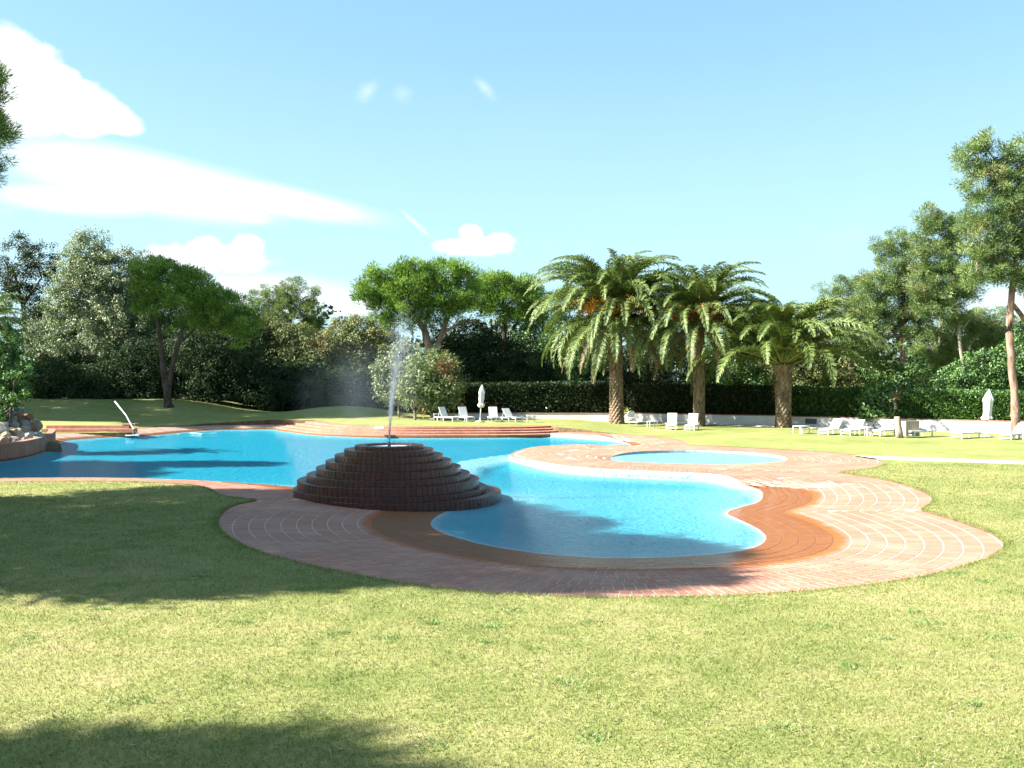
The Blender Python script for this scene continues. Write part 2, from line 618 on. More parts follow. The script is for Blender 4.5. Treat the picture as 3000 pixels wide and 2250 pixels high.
M['bark_pine'] = mat('bark_pine', m_bark((.10, .065, .045), (.30, .22, .17)))
M['bark_red'] = mat('bark_red', m_bark((.14, .080, .055), (.40, .27, .20)))
M['bark_dark'] = mat('bark_dark', m_bark((.045, .035, .028), (.13, .10, .08)))
M['bark_pale'] = mat('bark_pale', m_bark((.25, .20, .15), (.45, .39, .30)))
M['palm_bark'] = mat('palm_bark', m_bark((.11, .07, .045), (.36, .27, .18), 9))
M['petiole'] = mat('petiole', lambda T: princ(T, (.34, .36, .14), .6, .3))
M['needle'] = leafmat('needle', (.035, .075, .016), (.095, .165, .030), (.20, .28, .06), .30, .03, gain=1.95)
M['needle_grey'] = leafmat('needle_grey', (.050, .090, .030), (.105, .165, .050), (.20, .26, .085), .30, .05, (.22, .20, .08), gain=1.55)
M['silver'] = leafmat('silver', (.055, .080, .045), (.125, .165, .085), (.23, .27, .15), .25, .08, (.20, .19, .10), gain=1.5)
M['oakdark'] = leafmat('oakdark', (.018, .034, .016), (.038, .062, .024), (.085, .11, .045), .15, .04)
M['shrubdark'] = leafmat('shrubdark', (.012, .026, .012), (.033, .058, .024), (.07, .105, .042), .15, .02)  # shade among the trees and hedges is put into this leaf colour
M['green'] = leafmat('green', (.030, .075, .020), (.07, .15, .034), (.13, .24, .05), .3, .08, gain=1.35)
M['olive'] = leafmat('olive', (.055, .075, .025), (.12, .15, .05), (.22, .23, .09), .3, .05, (.23, .15, .07), gain=1.45)
M['oleander'] = leafmat('oleander', (.05, .085, .03), (.12, .17, .06), (.22, .27, .11), .3, .06, (.34, .19, .09), gain=1.25)
M['bright'] = leafmat('bright', (.05, .12, .022), (.10, .21, .04), (.18, .30, .07), .35, .08)
M['hedge'] = leafmat('hedge', (.03, .085, .014), (.07, .17, .026), (.15, .28, .05), .32, .09)
M['frond'] = leafmat('frond', (.05, .095, .022), (.12, .185, .045), (.29, .31, .09), .25, .06, gain=1.12)
M['deadfrond'] = leafmat('deadfrond', (.16, .12, .06), (.30, .24, .13), (.44, .38, .23), .25, .04)
M['fruit'] = mat('fruit', lambda T: princ(T, T.ramp(T.noise(pos(T), 6, 3), [(.3, (.72, .26, .02)), (.7, (1.0, .50, .05))]), .5, .4))
M['fruit_red'] = mat('fruit_red', lambda T: princ(T, T.ramp(T.noise(pos(T), 6, 3), [(.3, (.48, .15, .035)), (.7, (.75, .27, .06))]), .5, .4))


def m_drop(T):
    d = T.n('ShaderNodeBsdfDiffuse', None, Color=(.6, .63, .67))
    t = T.n('ShaderNodeBsdfTranslucent', None, Color=(.6, .63, .67))
    return T.n('ShaderNodeMixShader', None, i0=.5, i1=d, i2=t)


M['drop'] = mat('drop', m_drop)


def rockmat(name, a, b):
    def fn(T):
        n = T.noise(pos(T), 3.5, 5, .65, .3)
        n2 = T.noise(pos(T), 18, 4, .7)
        c = T.ramp(T.m('ADD', T.m('MULTIPLY', n, .7), T.m('MULTIPLY', n2, .3)), [(.35, a), (.65, b)])
        return princ(T, c, .85, .3, n2, .9, .03)
    return mat(name, fn)


ROCKS = [rockmat('rock_tan', (.24, .17, .10), (.52, .42, .30)), rockmat('rock_grey', (.20, .19, .18), (.48, .46, .43)),
         rockmat('rock_red', (.20, .09, .05), (.42, .23, .14)), rockmat('rock_pale', (.35, .32, .28), (.62, .58, .52))]

# ------------------------------------------------------------------ outlines of pool, deck and steps (world metres, from the place)
ZW = -0.12


def pxl(pts, z):
    return [tuple(G(x, y, z)[:2]) for x, y in pts]


STEP_ARC = pxl([(1185, 941), (1100, 942.5), (1000, 943), (850, 943), (760, 941), (680, 937), (630, 931), (598, 926)], ZW)
FC = np.array([-2.49, 18.3])
pool_ctrl = (pxl([(-260, 1028), (-100, 1033), (0, 1032), (100, 1030.5), (250, 1030), (400, 1033), (470, 1036), (560, 1042), (640, 1047)], ZW)
             + [(-4.15, 20.1), (-3.5, 20.0), (-2.6, 20.2), (-1.5, 19.95), (-.7, 19.3), (-.25, 18.7)]
             + pxl([(1084, 1066), (1070, 1074), (1035, 1081), (985, 1092), (946, 1107), (930, 1125), (945, 1139), (990, 1155), (1060, 1172), (1180, 1189), (1290, 1196),
                    (1380, 1197), (1500, 1192), (1590, 1183), (1638, 1171), (1655, 1155), (1647, 1142), (1622, 1127), (1590, 1113), (1572, 1104),
                    (1578, 1096), (1602, 1089), (1635, 1080), (1648, 1066), (1638, 1053)], ZW)
             + pxl([(1610, 1037), (1543, 1024), (1400, 1017), (1266, 1010), (1190, 1001), (1133, 990), (1106, 983), (1101, 978), (1110, 974), (1135, 968), (1179, 963),
                    (1252, 960), (1317, 961)], 0.0)
             + pxl([(1350, 964), (1363, 961), (1352, 956), (1317, 950), (1252, 945)], ZW)
             + STEP_ARC
             + pxl([(560, 925.5), (470, 927), (400, 931), (340, 937), (280, 940), (200, 944), (150, 948), (120, 956), (108, 966), (85, 976), (50, 985), (0, 993), (-150, 1003), (-260, 1008)], ZW))
POOL = resample(catmull(pool_ctrl, 10), .12)
KC, KR = np.array([5.45, 26.6]), (2.55, 2.5)
ka = np.linspace(0, 2 * PI, 90, endpoint=False)
KID = np.c_[KC[0] + KR[0] * np.cos(ka), KC[1] + KR[1] * np.sin(ka)]

arc = resample(catmull([(3.1, 40.3)] + STEP_ARC, 10, closed=False), .25, closed=False)


def arc_off(d):
    t = np.gradient(arc, axis=0)
    t /= np.linalg.norm(t, axis=1)[:, None]
    nrm = np.c_[t[:, 1], -t[:, 0]]          # arc runs right to left; inland is +Y
    return arc + nrm * d


deck_ctrl_front = [(-320, 1044), (0, 1043), (150, 1041), (300, 1043), (420, 1050), (458, 1059), (468, 1067), (490, 1074), (560, 1081.5)]
deck_ctrl_b = [(560, 1081.5), (520, 1088), (490, 1101), (472, 1125), (480, 1150), (540, 1186), (640, 1216), (800, 1250), (1000, 1278), (1200, 1291), (1400, 1293), (1600, 1288),
               (1800, 1274), (1950, 1255), (2070, 1228), (2148, 1200), (2170, 1179), (2150, 1158), (2100, 1137), (2050, 1120), (1986, 1102)]
deck_ctrl_c = [(1986, 1102), (2011, 1088), (2007, 1070), (1960, 1050), (1880, 1032), (1807, 1021.5)]
deck_ctrl_d = [(1807, 1021.5), (1880, 1013), (1911, 1002), (1890, 992), (1843, 983), (1760, 975.5), (1622, 968), (1485, 961)]
deck_ctrl_e = [(1485, 961), (1470, 952), (1399, 942), (1300, 936), (1194, 932)]
deck_ctrl_f = [(592, 917), (450, 919), (350, 922), (290, 926), (286, 935), (110, 936), (40, 940), (-320, 975)]
segs = []
for ctrl in (deck_ctrl_front, deck_ctrl_b, deck_ctrl_c, deck_ctrl_d, deck_ctrl_e):
    segs.append(catmull(pxl(ctrl, 0), 10, closed=False)[:-1])
top_arc = arc_off(1.95)
segs.append(top_arc[top_arc[:, 1] > 38.0])
segs.append(np.array(pxl(deck_ctrl_f, 0)))
DECK = np.vstack(segs)
DECK = resample(DECK, .22)
print('deck area', abs(signed_area(DECK)), 'pool area', abs(signed_area(POOL)))


STEPZ = np.vstack([arc_off(-.02)[1:-1], arc_off(1.9)[1:-1][::-1]])


def deck_z(P):
    P = np.atleast_2d(P)
    d = dist_to(P, POOL)
    X, Y = P[:, 0], P[:, 1]
    front = 1 - sstep(Y, 18.8, 20.6)
    L = 1.35 + 1.95 * front
    isl = sstep(X, -1.0, .8) * sstep(Y, 19.6, 21.2)
    tipb = sstep(X, 3.6, 4.6) * sstep(Y, 30.5, 31.5)
    b = .17 * (1 - isl) + .15 * tipb * isl
    z = -b * np.clip(1 - d / L, 0, 1)
    stp = inside(P, STEPZ) | (dist_to(P, arc, False) < .05)
    z = np.where(stp, -.5, z)
    dk = dist_to(P, KID)
    ang = np.arctan2(Y - KC[1], X - KC[0])
    w = np.clip(-np.cos(ang), 0, 1) ** 6
    z -= w * .10 * np.clip(1 - dk / .75, 0, 1)
    return z


def mound(X, Y):
    z = .20 * sstep(Y, 37.6, 39.6) * (1 - sstep(X, 1.0, 6.0))
    z = z * (1 - sstep(-X, 9.6, 12.5) * (1 - sstep(Y, 44.5, 47)))
    z += .26 * sstep(-(X + (Y - 39) * .43), 16.45, 16.9) * sstep(Y, 39.3, 39.9) * (1 - sstep(Y, 44, 50))
    z += 1.0 * sstep(-X, 12, 20) * sstep(Y, 45.5, 53)
    z += .62 * np.exp(-((X + 9.6) / 3.4) ** 2 - ((Y - 51.5) / 3.6) ** 2)
    z += .15 * sstep(Y, 44, 50) * sstep(X, 0, 6)
    return z


def lawn_z(P):
    P = np.atleast_2d(P)
    X, Y = P[:, 0], P[:, 1]
    z = .018 + mound(X, Y)
    und = np.array([noise.noise(Vector((x * .22, y * .22, 0))) for x, y in P])
    dd = dist_to(P, DECK)
    z += und * .05 * np.clip(dd / 3, 0, 1) * (Y < 60)
    return z


# ------------------------------------------------------------------ lawn
pts = np.vstack([grid(-34, 34, -6, 72, 1.0), grid(-12, 12, 2, 14, .4), grid(-300, 300, -80, 400, 20)])
outer = np.array([(-900, -300), (900, -300), (900, 1500), (-900, 1500)], float)
V, Fc = cdt(outer, [DECK], pts, lawn_z)
lawn = link('lawn', npmesh('lawn', V, Fc, M['lawn'], True))
n = len(DECK)
lz = lawn_z(DECK)
i = np.arange(n); j = (i + 1) % n
sk = link('lawn_edge', npmesh('lawn_edge', np.vstack([np.c_[DECK, lz], np.c_[DECK, np.full(n, -.6)]]), np.c_[i, j, j + n, i + n], M['dirt'], True), lawn)
tag(lawn, 'mown lawn, straw green, around the pool deck', None, None, 'structure')

# ------------------------------------------------------------------ deck
fountain_core = np.c_[FC[0] + 1.6 * np.cos(ka), FC[1] + 1.6 * np.sin(ka)]
V, Fc = cdt(DECK, [POOL, KID], grid(-22, 14, 6, 48, .3), lambda P: deck_z(P) - .0045)
deck = link('pool_deck', npmesh('pool_deck', V, Fc, M['mortar'], False))
tag(deck, 'curving pool deck of pale red bricks laid in courses', None, None, 'structure')
# the vertical rim below the deck edge
for nm, poly, zb in (('pool_rim', POOL, -.5), ('paddling_pool_rim', KID, -.4)):
    zt = deck_z(poly) - .004
    n = len(poly)
    Vr = np.vstack([np.c_[poly, zt], np.c_[poly, np.full(n, zb)]])
    i = np.arange(n); j = (i + 1) % n
    Fr = np.c_[i, j, j + n, i + n]
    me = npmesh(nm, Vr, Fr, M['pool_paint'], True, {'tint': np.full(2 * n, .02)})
    link(nm, me, deck)

# bricks in courses that follow the pool edge
CW, BP, JN, JS = .240, .122, .017, .0125
brick_xy, brick_rot, brick_k = [], [], []
for poly, kmax, sgn in ((POOL, 16, 1), (KID, 12, 1)):
    a = signed_area(poly)
    for k in range(kmax):
        d = (k + .5) * CW
        t = np.roll(poly, -1, 0) - np.roll(poly, 1, 0)
        t /= np.linalg.norm(t, axis=1)[:, None]
        nrm = np.c_[t[:, 1], -t[:, 0]] * (1 if a > 0 else -1)
        q = poly + nrm * d
        q = np.vstack([q, q[:1]])
        seg = np.linalg.norm(np.diff(q, axis=0), axis=1)
        L = np.r_[0, np.cumsum(seg)]
        s = np.arange(BP * (.5 if k % 2 else 0), L[-1], BP)
        c = np.c_[np.interp(s, L, q[:, 0]), np.interp(s, L, q[:, 1])]
        tt = np.c_[np.interp(s, L, np.r_[t[:, 0], t[:1, 0]]), np.interp(s, L, np.r_[t[:, 1], t[:1, 1]])]
        th = np.unwrap(np.arctan2(tt[:, 1], tt[:, 0]))
        kp = np.clip(np.gradient(th) / BP, -1.6, 1.6)
        ok = inside(c, DECK) | (dist_to(c, DECK) < .16)
        c, tt, kp = c[ok], tt[ok], kp[ok]
        dm = np.minimum(dist_to(c, POOL), dist_to(c, KID))
        ok = (dm > d - .03) & ~inside(c, POOL) & ~inside(c, KID) & (np.linalg.norm(c - FC, axis=1) > 1.5)
        c, tt, kp = c[ok], tt[ok], kp[ok]
        # thin out places where offset samples crowd together
        keep, last = [], {}
        for idx, p in enumerate(c):
            key = (round(p[0] / .09), round(p[1] / .09))
            if any((key[0] + a_, key[1] + b_) in last and np.hypot(*(c[last[(key[0] + a_, key[1] + b_)]] - p)) < .1 for a_ in (-1, 0, 1) for b_ in (-1, 0, 1)):
                continue
            last[key] = idx
            keep.append(idx)
        brick_xy.append(c[keep])
        brick_rot.append(np.arctan2(tt[keep, 1], tt[keep, 0]))
        brick_k.append(kp[keep])
bxy = np.vstack(brick_xy)
brot = np.concatenate(brick_rot)
bk_ = np.concatenate(brick_k)
step_zone = np.vstack([arc_off(-.02), arc_off(2.6)[::-1]])
ok = ~inside(bxy, step_zone)
bxy, brot, bk_ = bxy[ok], brot[ok], bk_[ok]
bz = deck_z(bxy)
print('deck bricks', len(bxy))
bn = np.c_[-np.sin(brot), np.cos(brot)]
btilt = (deck_z(bxy + bn * .1) - deck_z(bxy - bn * .1)) / .2
btilt = np.where(np.abs(btilt) > .12, 0, btilt)
bw, bl, bh = BP - JS, CW - JN, .05
# size in the picture decides which are objects of their own
pxx = CX + bxy[:, 0] / bxy[:, 1] * F
pyy = HZ + (H - bz) / bxy[:, 1] * F
shown = (pxx > 0) & (pxx < 2212) & (pyy < 1659)
order = np.argsort(np.where(shown, bxy[:, 1], 1e6))
near = order[:300]
rest = order[300:]


def brick_box(w, l, h, ch=.003):
    """brick with a small chamfer round its top, top face at z = 0"""
    b = []
    for dx, dy, z in ((0, 0, -h), (0, 0, -ch), (ch, ch, 0)):
        x, y = w / 2 - dx, l / 2 - dy
        b += [(-x, -y, z), (x, -y, z), (x, y, z), (-x, y, z)]
    f = []
    for r in (0, 4):
        for k in range(4):
            f.append((r + k, r + (k + 1) % 4, r + 4 + (k + 1) % 4, r + 4 + k))
    f.append((8, 9, 10, 11))
    return np.array(b), f


bv, bf = brick_box(bw, bl, bh)
bme = bpy.data.meshes.new('brick')
bme.from_pydata([tuple(p) for p in bv], [], bf)
bme.materials.append(M['brick'])
for i in near:
    link('brick', bme, deck, (bxy[i, 0], bxy[i, 1], bz[i] + random.uniform(-.002, .0015)),
         (btilt[i] + random.uniform(-.006, .006), random.uniform(-.005, .005), brot[i] + random.uniform(-.012, .012)))


def merge_boxes(name, bv, bf, P, R, mat_, parent, jit=.0015, tilt=.006, slope=None, wedge=None):
    n = len(P)
    c, s = np.cos(R), np.sin(R)
    v = np.repeat(bv[None], n, 0)
    if wedge is not None:
        v[..., 0] *= 1 - v[..., 1] * wedge[:, None]
    out = np.empty((n, len(bv), 3))
    out[..., 0] = v[..., 0] * c[:, None] - v[..., 1] * s[:, None] + P[:, 0, None]
    out[..., 1] = v[..., 0] * s[:, None] + v[..., 1] * c[:, None] + P[:, 1, None]
    out[..., 2] = v[..., 2] + P[:, 2, None] + rng.uniform(-jit, jit, (n, 1)) + v[..., 0] * rng.uniform(-tilt, tilt, (n, 1)) + v[..., 1] * (rng.uniform(-tilt, tilt, (n, 1)) + (0 if slope is None else slope[:, None]))
    F4 = np.array(bf)
    Fa = (F4[None] + (np.arange(n) * len(bv))[:, None, None]).reshape(-1, 4)
    o = link(name, npmesh(name, out.reshape(-1, 3), Fa, mat_), parent)
    o['kind'] = 'stuff'
    return o


merge_boxes('brick_paving', bv, bf, np.c_[bxy[rest], bz[rest]], brot[rest] + rng.uniform(-.01, .01, len(rest)), M['brick'], deck, .0012, .004, btilt[rest], bk_[rest])

# ------------------------------------------------------------------ pool floor and water
ledge = np.array(pxl([(955, 1000), (978, 992), (1039, 982), (1106, 974), (1130, 978), (1115, 990), (1080, 1000), (1056, 1005), (1052, 1012), (1040, 1023), (1015, 1033), (975, 1043)], ZW))


def depth(P):
    d = dist_to(P, POOL)
    X, Y = P[:, 0], P[:, 1]
    back = sstep(Y, 19.5, 24.5)
    lobe = sstep(X, 1.2, 4.2) * (1 - sstep(Y, 19, 22))
    fr = np.clip(.12 + d * .32, 0, .52 - .30 * lobe)
    deep = np.clip(.25 + d * .8, 0, 1.0)
    v = fr * (1 - back) + deep * back
    # the near edge of the big basin and the walls facing the lens
    ld = inside(P, ledge)
    lw = np.where(ld, sstep(dist_to(P, ledge), 0, .16), 0)
    v = v * (1 - lw) + .10 * lw
    wallw = sstep(X, -.5, .5) * (1 - sstep(Y, 24, 27)) * sstep(Y, 17, 20)
    v = v * (1 - wallw * (1 - sstep(d, .2, .9)) * .9)
    return v


gp = np.vstack([grid(-22, 8, 11, 47, .28), resample(ledge, .12)])
vv = []
V, Fc = cdt(POOL, [], gp, lambda P: np.zeros(len(P)))
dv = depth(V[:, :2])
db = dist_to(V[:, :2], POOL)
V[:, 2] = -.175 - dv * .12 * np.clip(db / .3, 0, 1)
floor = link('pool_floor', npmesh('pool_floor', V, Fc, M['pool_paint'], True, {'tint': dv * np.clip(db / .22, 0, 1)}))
tag(floor, 'painted turquoise floor of the pool', None, None, 'structure')
V, Fc = cdt(KID, [], grid(2, 9, 23, 30, .4), lambda P: np.full(len(P), -.085))
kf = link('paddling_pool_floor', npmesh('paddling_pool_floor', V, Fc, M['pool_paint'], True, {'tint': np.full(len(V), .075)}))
tag(kf, 'pale blue floor of the small round pool', None, None, 'structure')

KHOLE = np.c_[KC[0] + (KR[0] + .45) * np.cos(ka), KC[1] + (KR[1] + .45) * np.sin(ka)]
wet = DECK
V, Fc = cdt(wet, [KHOLE], grid(-22, 14, 8, 46, 2.0), lambda P: np.full(len(P), ZW))
# keep the sheet under the deck only where the deck dips below it or the pool is open
cen = V[Fc].mean(1)
dd = dist_to(cen[:, :2], POOL)
water = link('pool_water', npmesh('pool_water', V, Fc, M['water'], True))
tag(water, 'clear rippled water of the free form pool', None, None, 'structure')
V, Fc = cdt(np.c_[KC[0] + (KR[0] + .40) * np.cos(ka), KC[1] + (KR[1] + .40) * np.sin(ka)], [], grid(2, 9, 23, 30, 1.0), lambda P: np.full(len(P), -.045))
kw = link('paddling_pool_water', npmesh('paddling_pool_water', V, Fc, M['water'], True))
tag(kw, 'still water of the small round pool', None, None, 'structure')

# ------------------------------------------------------------------ brick steps at the far side
steps = empty('brick_steps', (-5, 40, 0), 0, 'broad curved brick steps rising from the far pool edge to the lawn', 'steps')


def stepmat(T):
    g = pos(T)
    # bricks on edge, too small to tell apart at this distance
    br = T.n('ShaderNodeTexBrick', None, Scale=1.0)
    T.put(br.inputs['Vector'], g)
    c = T.ramp(T.noise(g, 9, 2), [(.35, (.40, .17, .105)), (.65, (.52, .26, .17))])
    return princ(T, c, .8, .2, T.noise(g, 25, 3), .4, .01)


M['stepbrick'] = mat('stepbrick', m_brick((.44, .19, .12), (.38, .165, .105), None, .8, .2, .3))
stepz = [-.045, .04, .125, .21]
for k, zt_ in enumerate(stepz):
    e = arc_off(k * .48 + (.0 if k else -.02))
    e = e[: len(e)]
    bk = arc_off(2.02)
    # riser and tread as single bricks, the soldier course of every step
    s = resample(e, .125, closed=False)
    tq = np.gradient(s, axis=0)
    r_ = np.arctan2(tq[:, 1], tq[:, 0])
    nr = np.c_[np.sin(r_), -np.cos(r_)]
    zlow = -.5 if k == 0 else stepz[k - 1] - .04
    v1, f1 = brick_box(.119, .47, zt_ - zlow, .006)
    P = np.c_[s + nr * .235, np.full(len(s), zt_)]
    o = merge_boxes('step', v1, f1, P, r_, M['stepbrick'], None, .002, .002)
    o.parent = steps
    o.matrix_parent_inverse = steps.matrix_world.inverted()
    o.location = (0, 0, 0)
    for ob in [o]:
        me = ob.data
        co = np.empty(len(me.vertices) * 3, np.float32)
        me.vertices.foreach_get('co', co)
        co = co.reshape(-1, 3) - np.array([-5, 40, 0], np.float32)
        me.vertices.foreach_set('co', co.ravel())
        ob.matrix_parent_inverse = Matrix.Identity(4)
core = MB()
cc = arc_off(.03)
bk = arc_off(2.1)
n = len(cc)
for k, zt_ in enumerate(stepz):
    a = arc_off(k * .48 + .02)
    b = arc_off(2.1)
    vs = [(p[0], p[1], zt_ - .012) for p in a] + [(p[0], p[1], zt_ - .012) for p in b] + [(p[0], p[1], -.6) for p in a]
    fs = [(i + 1, i, i + n, i + 1 + n) for i in range(n - 1)] + [(i, i + 1, i + 1 + 2 * n, i + 2 * n) for i in range(n - 1)]
    core.add(vs, fs)
core.build('mortar_bed', M['cap'], steps, False, (-5, 40, 0))

# low retaining wall at the far left
rw = empty('retaining_wall', G(200, 936), 0, 'low two-tier brick wall holding the grass bank beside the rockery', 'wall')
ro = G(200, 936)
for j, (y0, y1, zt_, dx) in enumerate(((39.05, 39.45, .16, 0), (39.45, 39.85, .30, .35))):
    v1, f1 = brick_box(.120, .40, .25, .006)
    xs = np.arange(-20.3, -16.35 - dx, .125)
    yy = 39.05 + j * .4 + .2
    P = np.c_[xs, np.full(len(xs), yy), np.full(len(xs), zt_)] - np.array([ro.x, ro.y, 0])
    merge_boxes('brick_course', v1, f1, P, np.zeros(len(xs)), M['stepbrick'], rw)
mb = MB()
mb.box((-18.4, 39.27, 0), (3.8, .36, .31)); mb.box((-18.6, 39.66, .10), (3.4, .34, .37))
mb.build('core', M['mortar'], rw, False, ro)
sl = MB()
sl.box((-16.75, 39.65, .34), (.55, .42, .07))
sl.build('coping_slab', M['brick'], rw, False, ro)

# ------------------------------------------------------------------ fountain
fo = empty('fountain', (FC[0], FC[1], 0), 0, 'stepped round brick fountain, dark and wet, standing between the two basins', 'fountain')
TR = [.69, .90, 1.085, 1.265, 1.45, 1.635, 1.82]
TZ = [.927, .853, .744, .627, .498, .366, .253]
tiers = [(TR[i], TZ[i], (0.0, 0.0), (TZ[i + 1] if i < 6 else .09)) for i in range(7)]
tiers += [(1.93, .090, (.04, .0), -.02), (2.03, -.005, (.24, .0), -.25)]
cand = []
meshes = []
for ti, (R_, zt_, (ox, oy), zb) in enumerate(tiers):
    nb = int(round(2 * PI * R_ / .108))
    wv = 2 * PI * R_ / nb
    v1, f1 = brick_box(wv - .009, .21, zt_ - zb + .03, .006)
    # wedge shape: narrower towards the centre
    v1 = v1.copy()
    v1[v1[:, 1] > 0, 0] *= (R_ - .21) / R_
    me = bpy.data.meshes.new('brick')
    me.from_pydata([tuple(p) for p in v1], [], f1)
    me.materials.append(M['wetbrick'])
    meshes.append((v1, f1, me))
    for k in range(nb):
        a = 2 * PI * (k + .5 * (ti % 2)) / nb
        c = (ox + (R_ - .105) * math.cos(a), oy + (R_ - .105) * math.sin(a))
        facing = -math.sin(a)
        cand.append((-(facing + (0.15 * ti / 8)), ti, c, a + PI / 2, zt_))
cand.sort(key=lambda q: q[0])
restb = {}
for i, (_, ti, c, a, zt_) in enumerate(cand):
    if i < 290:
        link('brick', meshes[ti][2], fo, (c[0], c[1], zt_ + random.uniform(-.003, .003)), (random.uniform(-.01, .01), random.uniform(-.01, .01), a + random.uniform(-.02, .02)))
    else:
        restb.setdefault(ti, []).append((c[0], c[1], zt_, a))
allv, allf, bo = [], [], 0
for ti, L in restb.items():
    v1, f1, _ = meshes[ti]
    for x, y, z, a in L:
        c, s = math.cos(a), math.sin(a)
        for p in v1:
            allv.append((x + p[0] * c - p[1] * s, y + p[0] * s + p[1] * c, z + p[2]))
        allf += [tuple(q + bo for q in f) for f in f1]
        bo += len(v1)
o = link('brickwork', npmesh('brickwork', np.array(allv), np.array(allf), M['wetbrick']), fo)
o['kind'] = 'stuff'
mb = MB()
for ti, (R_, zt_, (ox, oy), zb) in enumerate(tiers):
    r = R_ - .010
    if ti == 0:
        mb.lathe([(r, zb - .05), (r, zt_ - .012), (.50, zt_ - .012), (.50, zt_ - .10), (.0, zt_ - .10)], 72, (ox, oy, 0), False)
    else:
        mb.lathe([(r, max(zb - .05, -.3)), (r, zt_ - .010), (.3, zt_ - .010)], 72, (ox, oy, 0), False)
mb.build('mortar_core', M['darkmortar'], fo)
mb = MB()
mb.lathe([(.505, 0), (0.0, 0)], 40, (0, 0, .885), False)
o = mb.build('basin_water', M['foam'], fo, True)
mb = MB()
mb.lathe([(.035, .85), (.035, .93), (.02, .95), (.02, .99)], 12)
mb.build('nozzle', M['ventdark'], fo)

# fountain jet and drifting spray: real droplets
def drops(P, size):
    n = len(P)
    T4 = np.array([(1, 1, 1), (1, -1, -1), (-1, 1, -1), (-1, -1, 1)], float) * .6
    s = (size * rng.uniform(.4, 1.3, n))[:, None, None]
    v = P[:, None, :] + T4[None] * s
    f = np.array([(0, 1, 2), (0, 3, 1), (0, 2, 3), (1, 3, 2)])
    return v.reshape(-1, 3), (f[None] + (np.arange(n) * 4)[:, None, None]).reshape(-1, 3)


base = np.array([FC[0], FC[1], .95])
def path(t):      # t 0..1 along the jet, a little bent by the wind
    return np.c_[.05 * t + .30 * t ** 2, .1 * t, 2.55 * t]
def fpath(n):
    t = rng.beta(.95, 1.7, n)
    P = path(t) + rng.normal(0, 1, (n, 3)) * (.006 + .15 * t[:, None] ** 1.5 * np.array([[1, 1, 1.2]]))
    return P + base
jet = fpath(6500)
n = 4200
t = rng.uniform(.3, 1, n)
top = path(t) + rng.normal(0, 1, (n, 3)) * np.array([[.16, .16, .3]]) * (t[:, None] ** 2) + base
n = 9000         # drops falling back beside the jet
s = rng.uniform(0, 1, n)
fall = np.c_[.30 + .12 * s + rng.normal(0, .16, n), rng.normal(0, .25, n), 2.3 * (1 - s ** 1.6) + rng.normal(0, .1, n)] + base
n = 3000        # fine veil drifting to the left over the basin
s = rng.uniform(0, 1, n)
veil = np.c_[.25 - 1.55 * s ** .8 + rng.normal(0, .18, n), rng.normal(.3, .5, n), 2.2 - 1.9 * rng.uniform(0, 1, n) ** .8 * (.3 + .7 * s) + rng.normal(0, .15, n)] + base
veil = veil[veil[:, 2] > 0]
for nm, P, sz, lab in (('water_jet', np.vstack([jet, top]), .0046, 'white jet of water and drops rising from the fountain top'),
                       ('spray', np.vstack([fall, veil]), .0024, 'faint veil of fine spray drifting left of the fountain jet')):
    v, f = drops(P, sz)
    o = link(nm, npmesh(nm, v, f, M['drop']))
    tag(o, lab, None, None, 'stuff')
mb = MB()
mb.tube([(FC[0] + .0, FC[1], .93), (FC[0] + .008, FC[1] + .005, 1.08), (FC[0] + .015, FC[1] + .01, 1.22)], [.007, .008, .003], 8)
o = mb.build('water_jet_core', M['drop'])
tag(o, 'thin solid column of water at the foot of the jet', None, None, 'stuff')


def m_mist(T):
    g = pos(T)
    sp = T.n('ShaderNodeTexCoord').outputs['Object']
    r = T.n('ShaderNodeVectorMath', {'operation': 'LENGTH'}, i0=sp).outputs['Value']
    fall_ = T.smooth(r, 1.0, .15)
    nz = T.smooth(T.noise(T.n('ShaderNodeMapping', None, Vector=g, Scale=(1.6, 1.0, .4)).outputs[0], 1.1, 2, .5, .3), .15, .85)
    d = T.m('MULTIPLY', T.m('MULTIPLY', fall_, nz), .10)
    v = T.n('ShaderNodeVolumeScatter', None, Color=(.70, .88, 1.0), Density=d, Anisotropy=.1)
    return v


m_ = bpy.data.materials.new('mist'); m_.use_nodes = True; m_.node_tree.nodes.clear()
T_m = NT(m_.node_tree); om_ = T_m.n('ShaderNodeOutputMaterial'); T_m.put(om_.inputs['Volume'], m_mist(T_m))
for lab, c, sc in (('thin drifting veil of mist left of the fountain jet', (-3.3, 18.7, 1.75), (1.5, .9, 1.6)), ('white plume of mist round the top of the fountain jet', (-2.28, 18.45, 2.55), (.50, .45, 1.15))):
    mb = MB()
    mb.lathe([(math.sin(a) , -math.cos(a)) for a in np.linspace(.01, PI - .01, 14)], 20)
    o = mb.build('mist', m_, None, True)
    o.location = c; o.scale = sc
    tag(o, lab, None, None, 'stuff')


# ------------------------------------------------------------------ foliage
def unit(v):
    return v / np.maximum(np.linalg.norm(v, axis=1)[:, None], 1e-9)


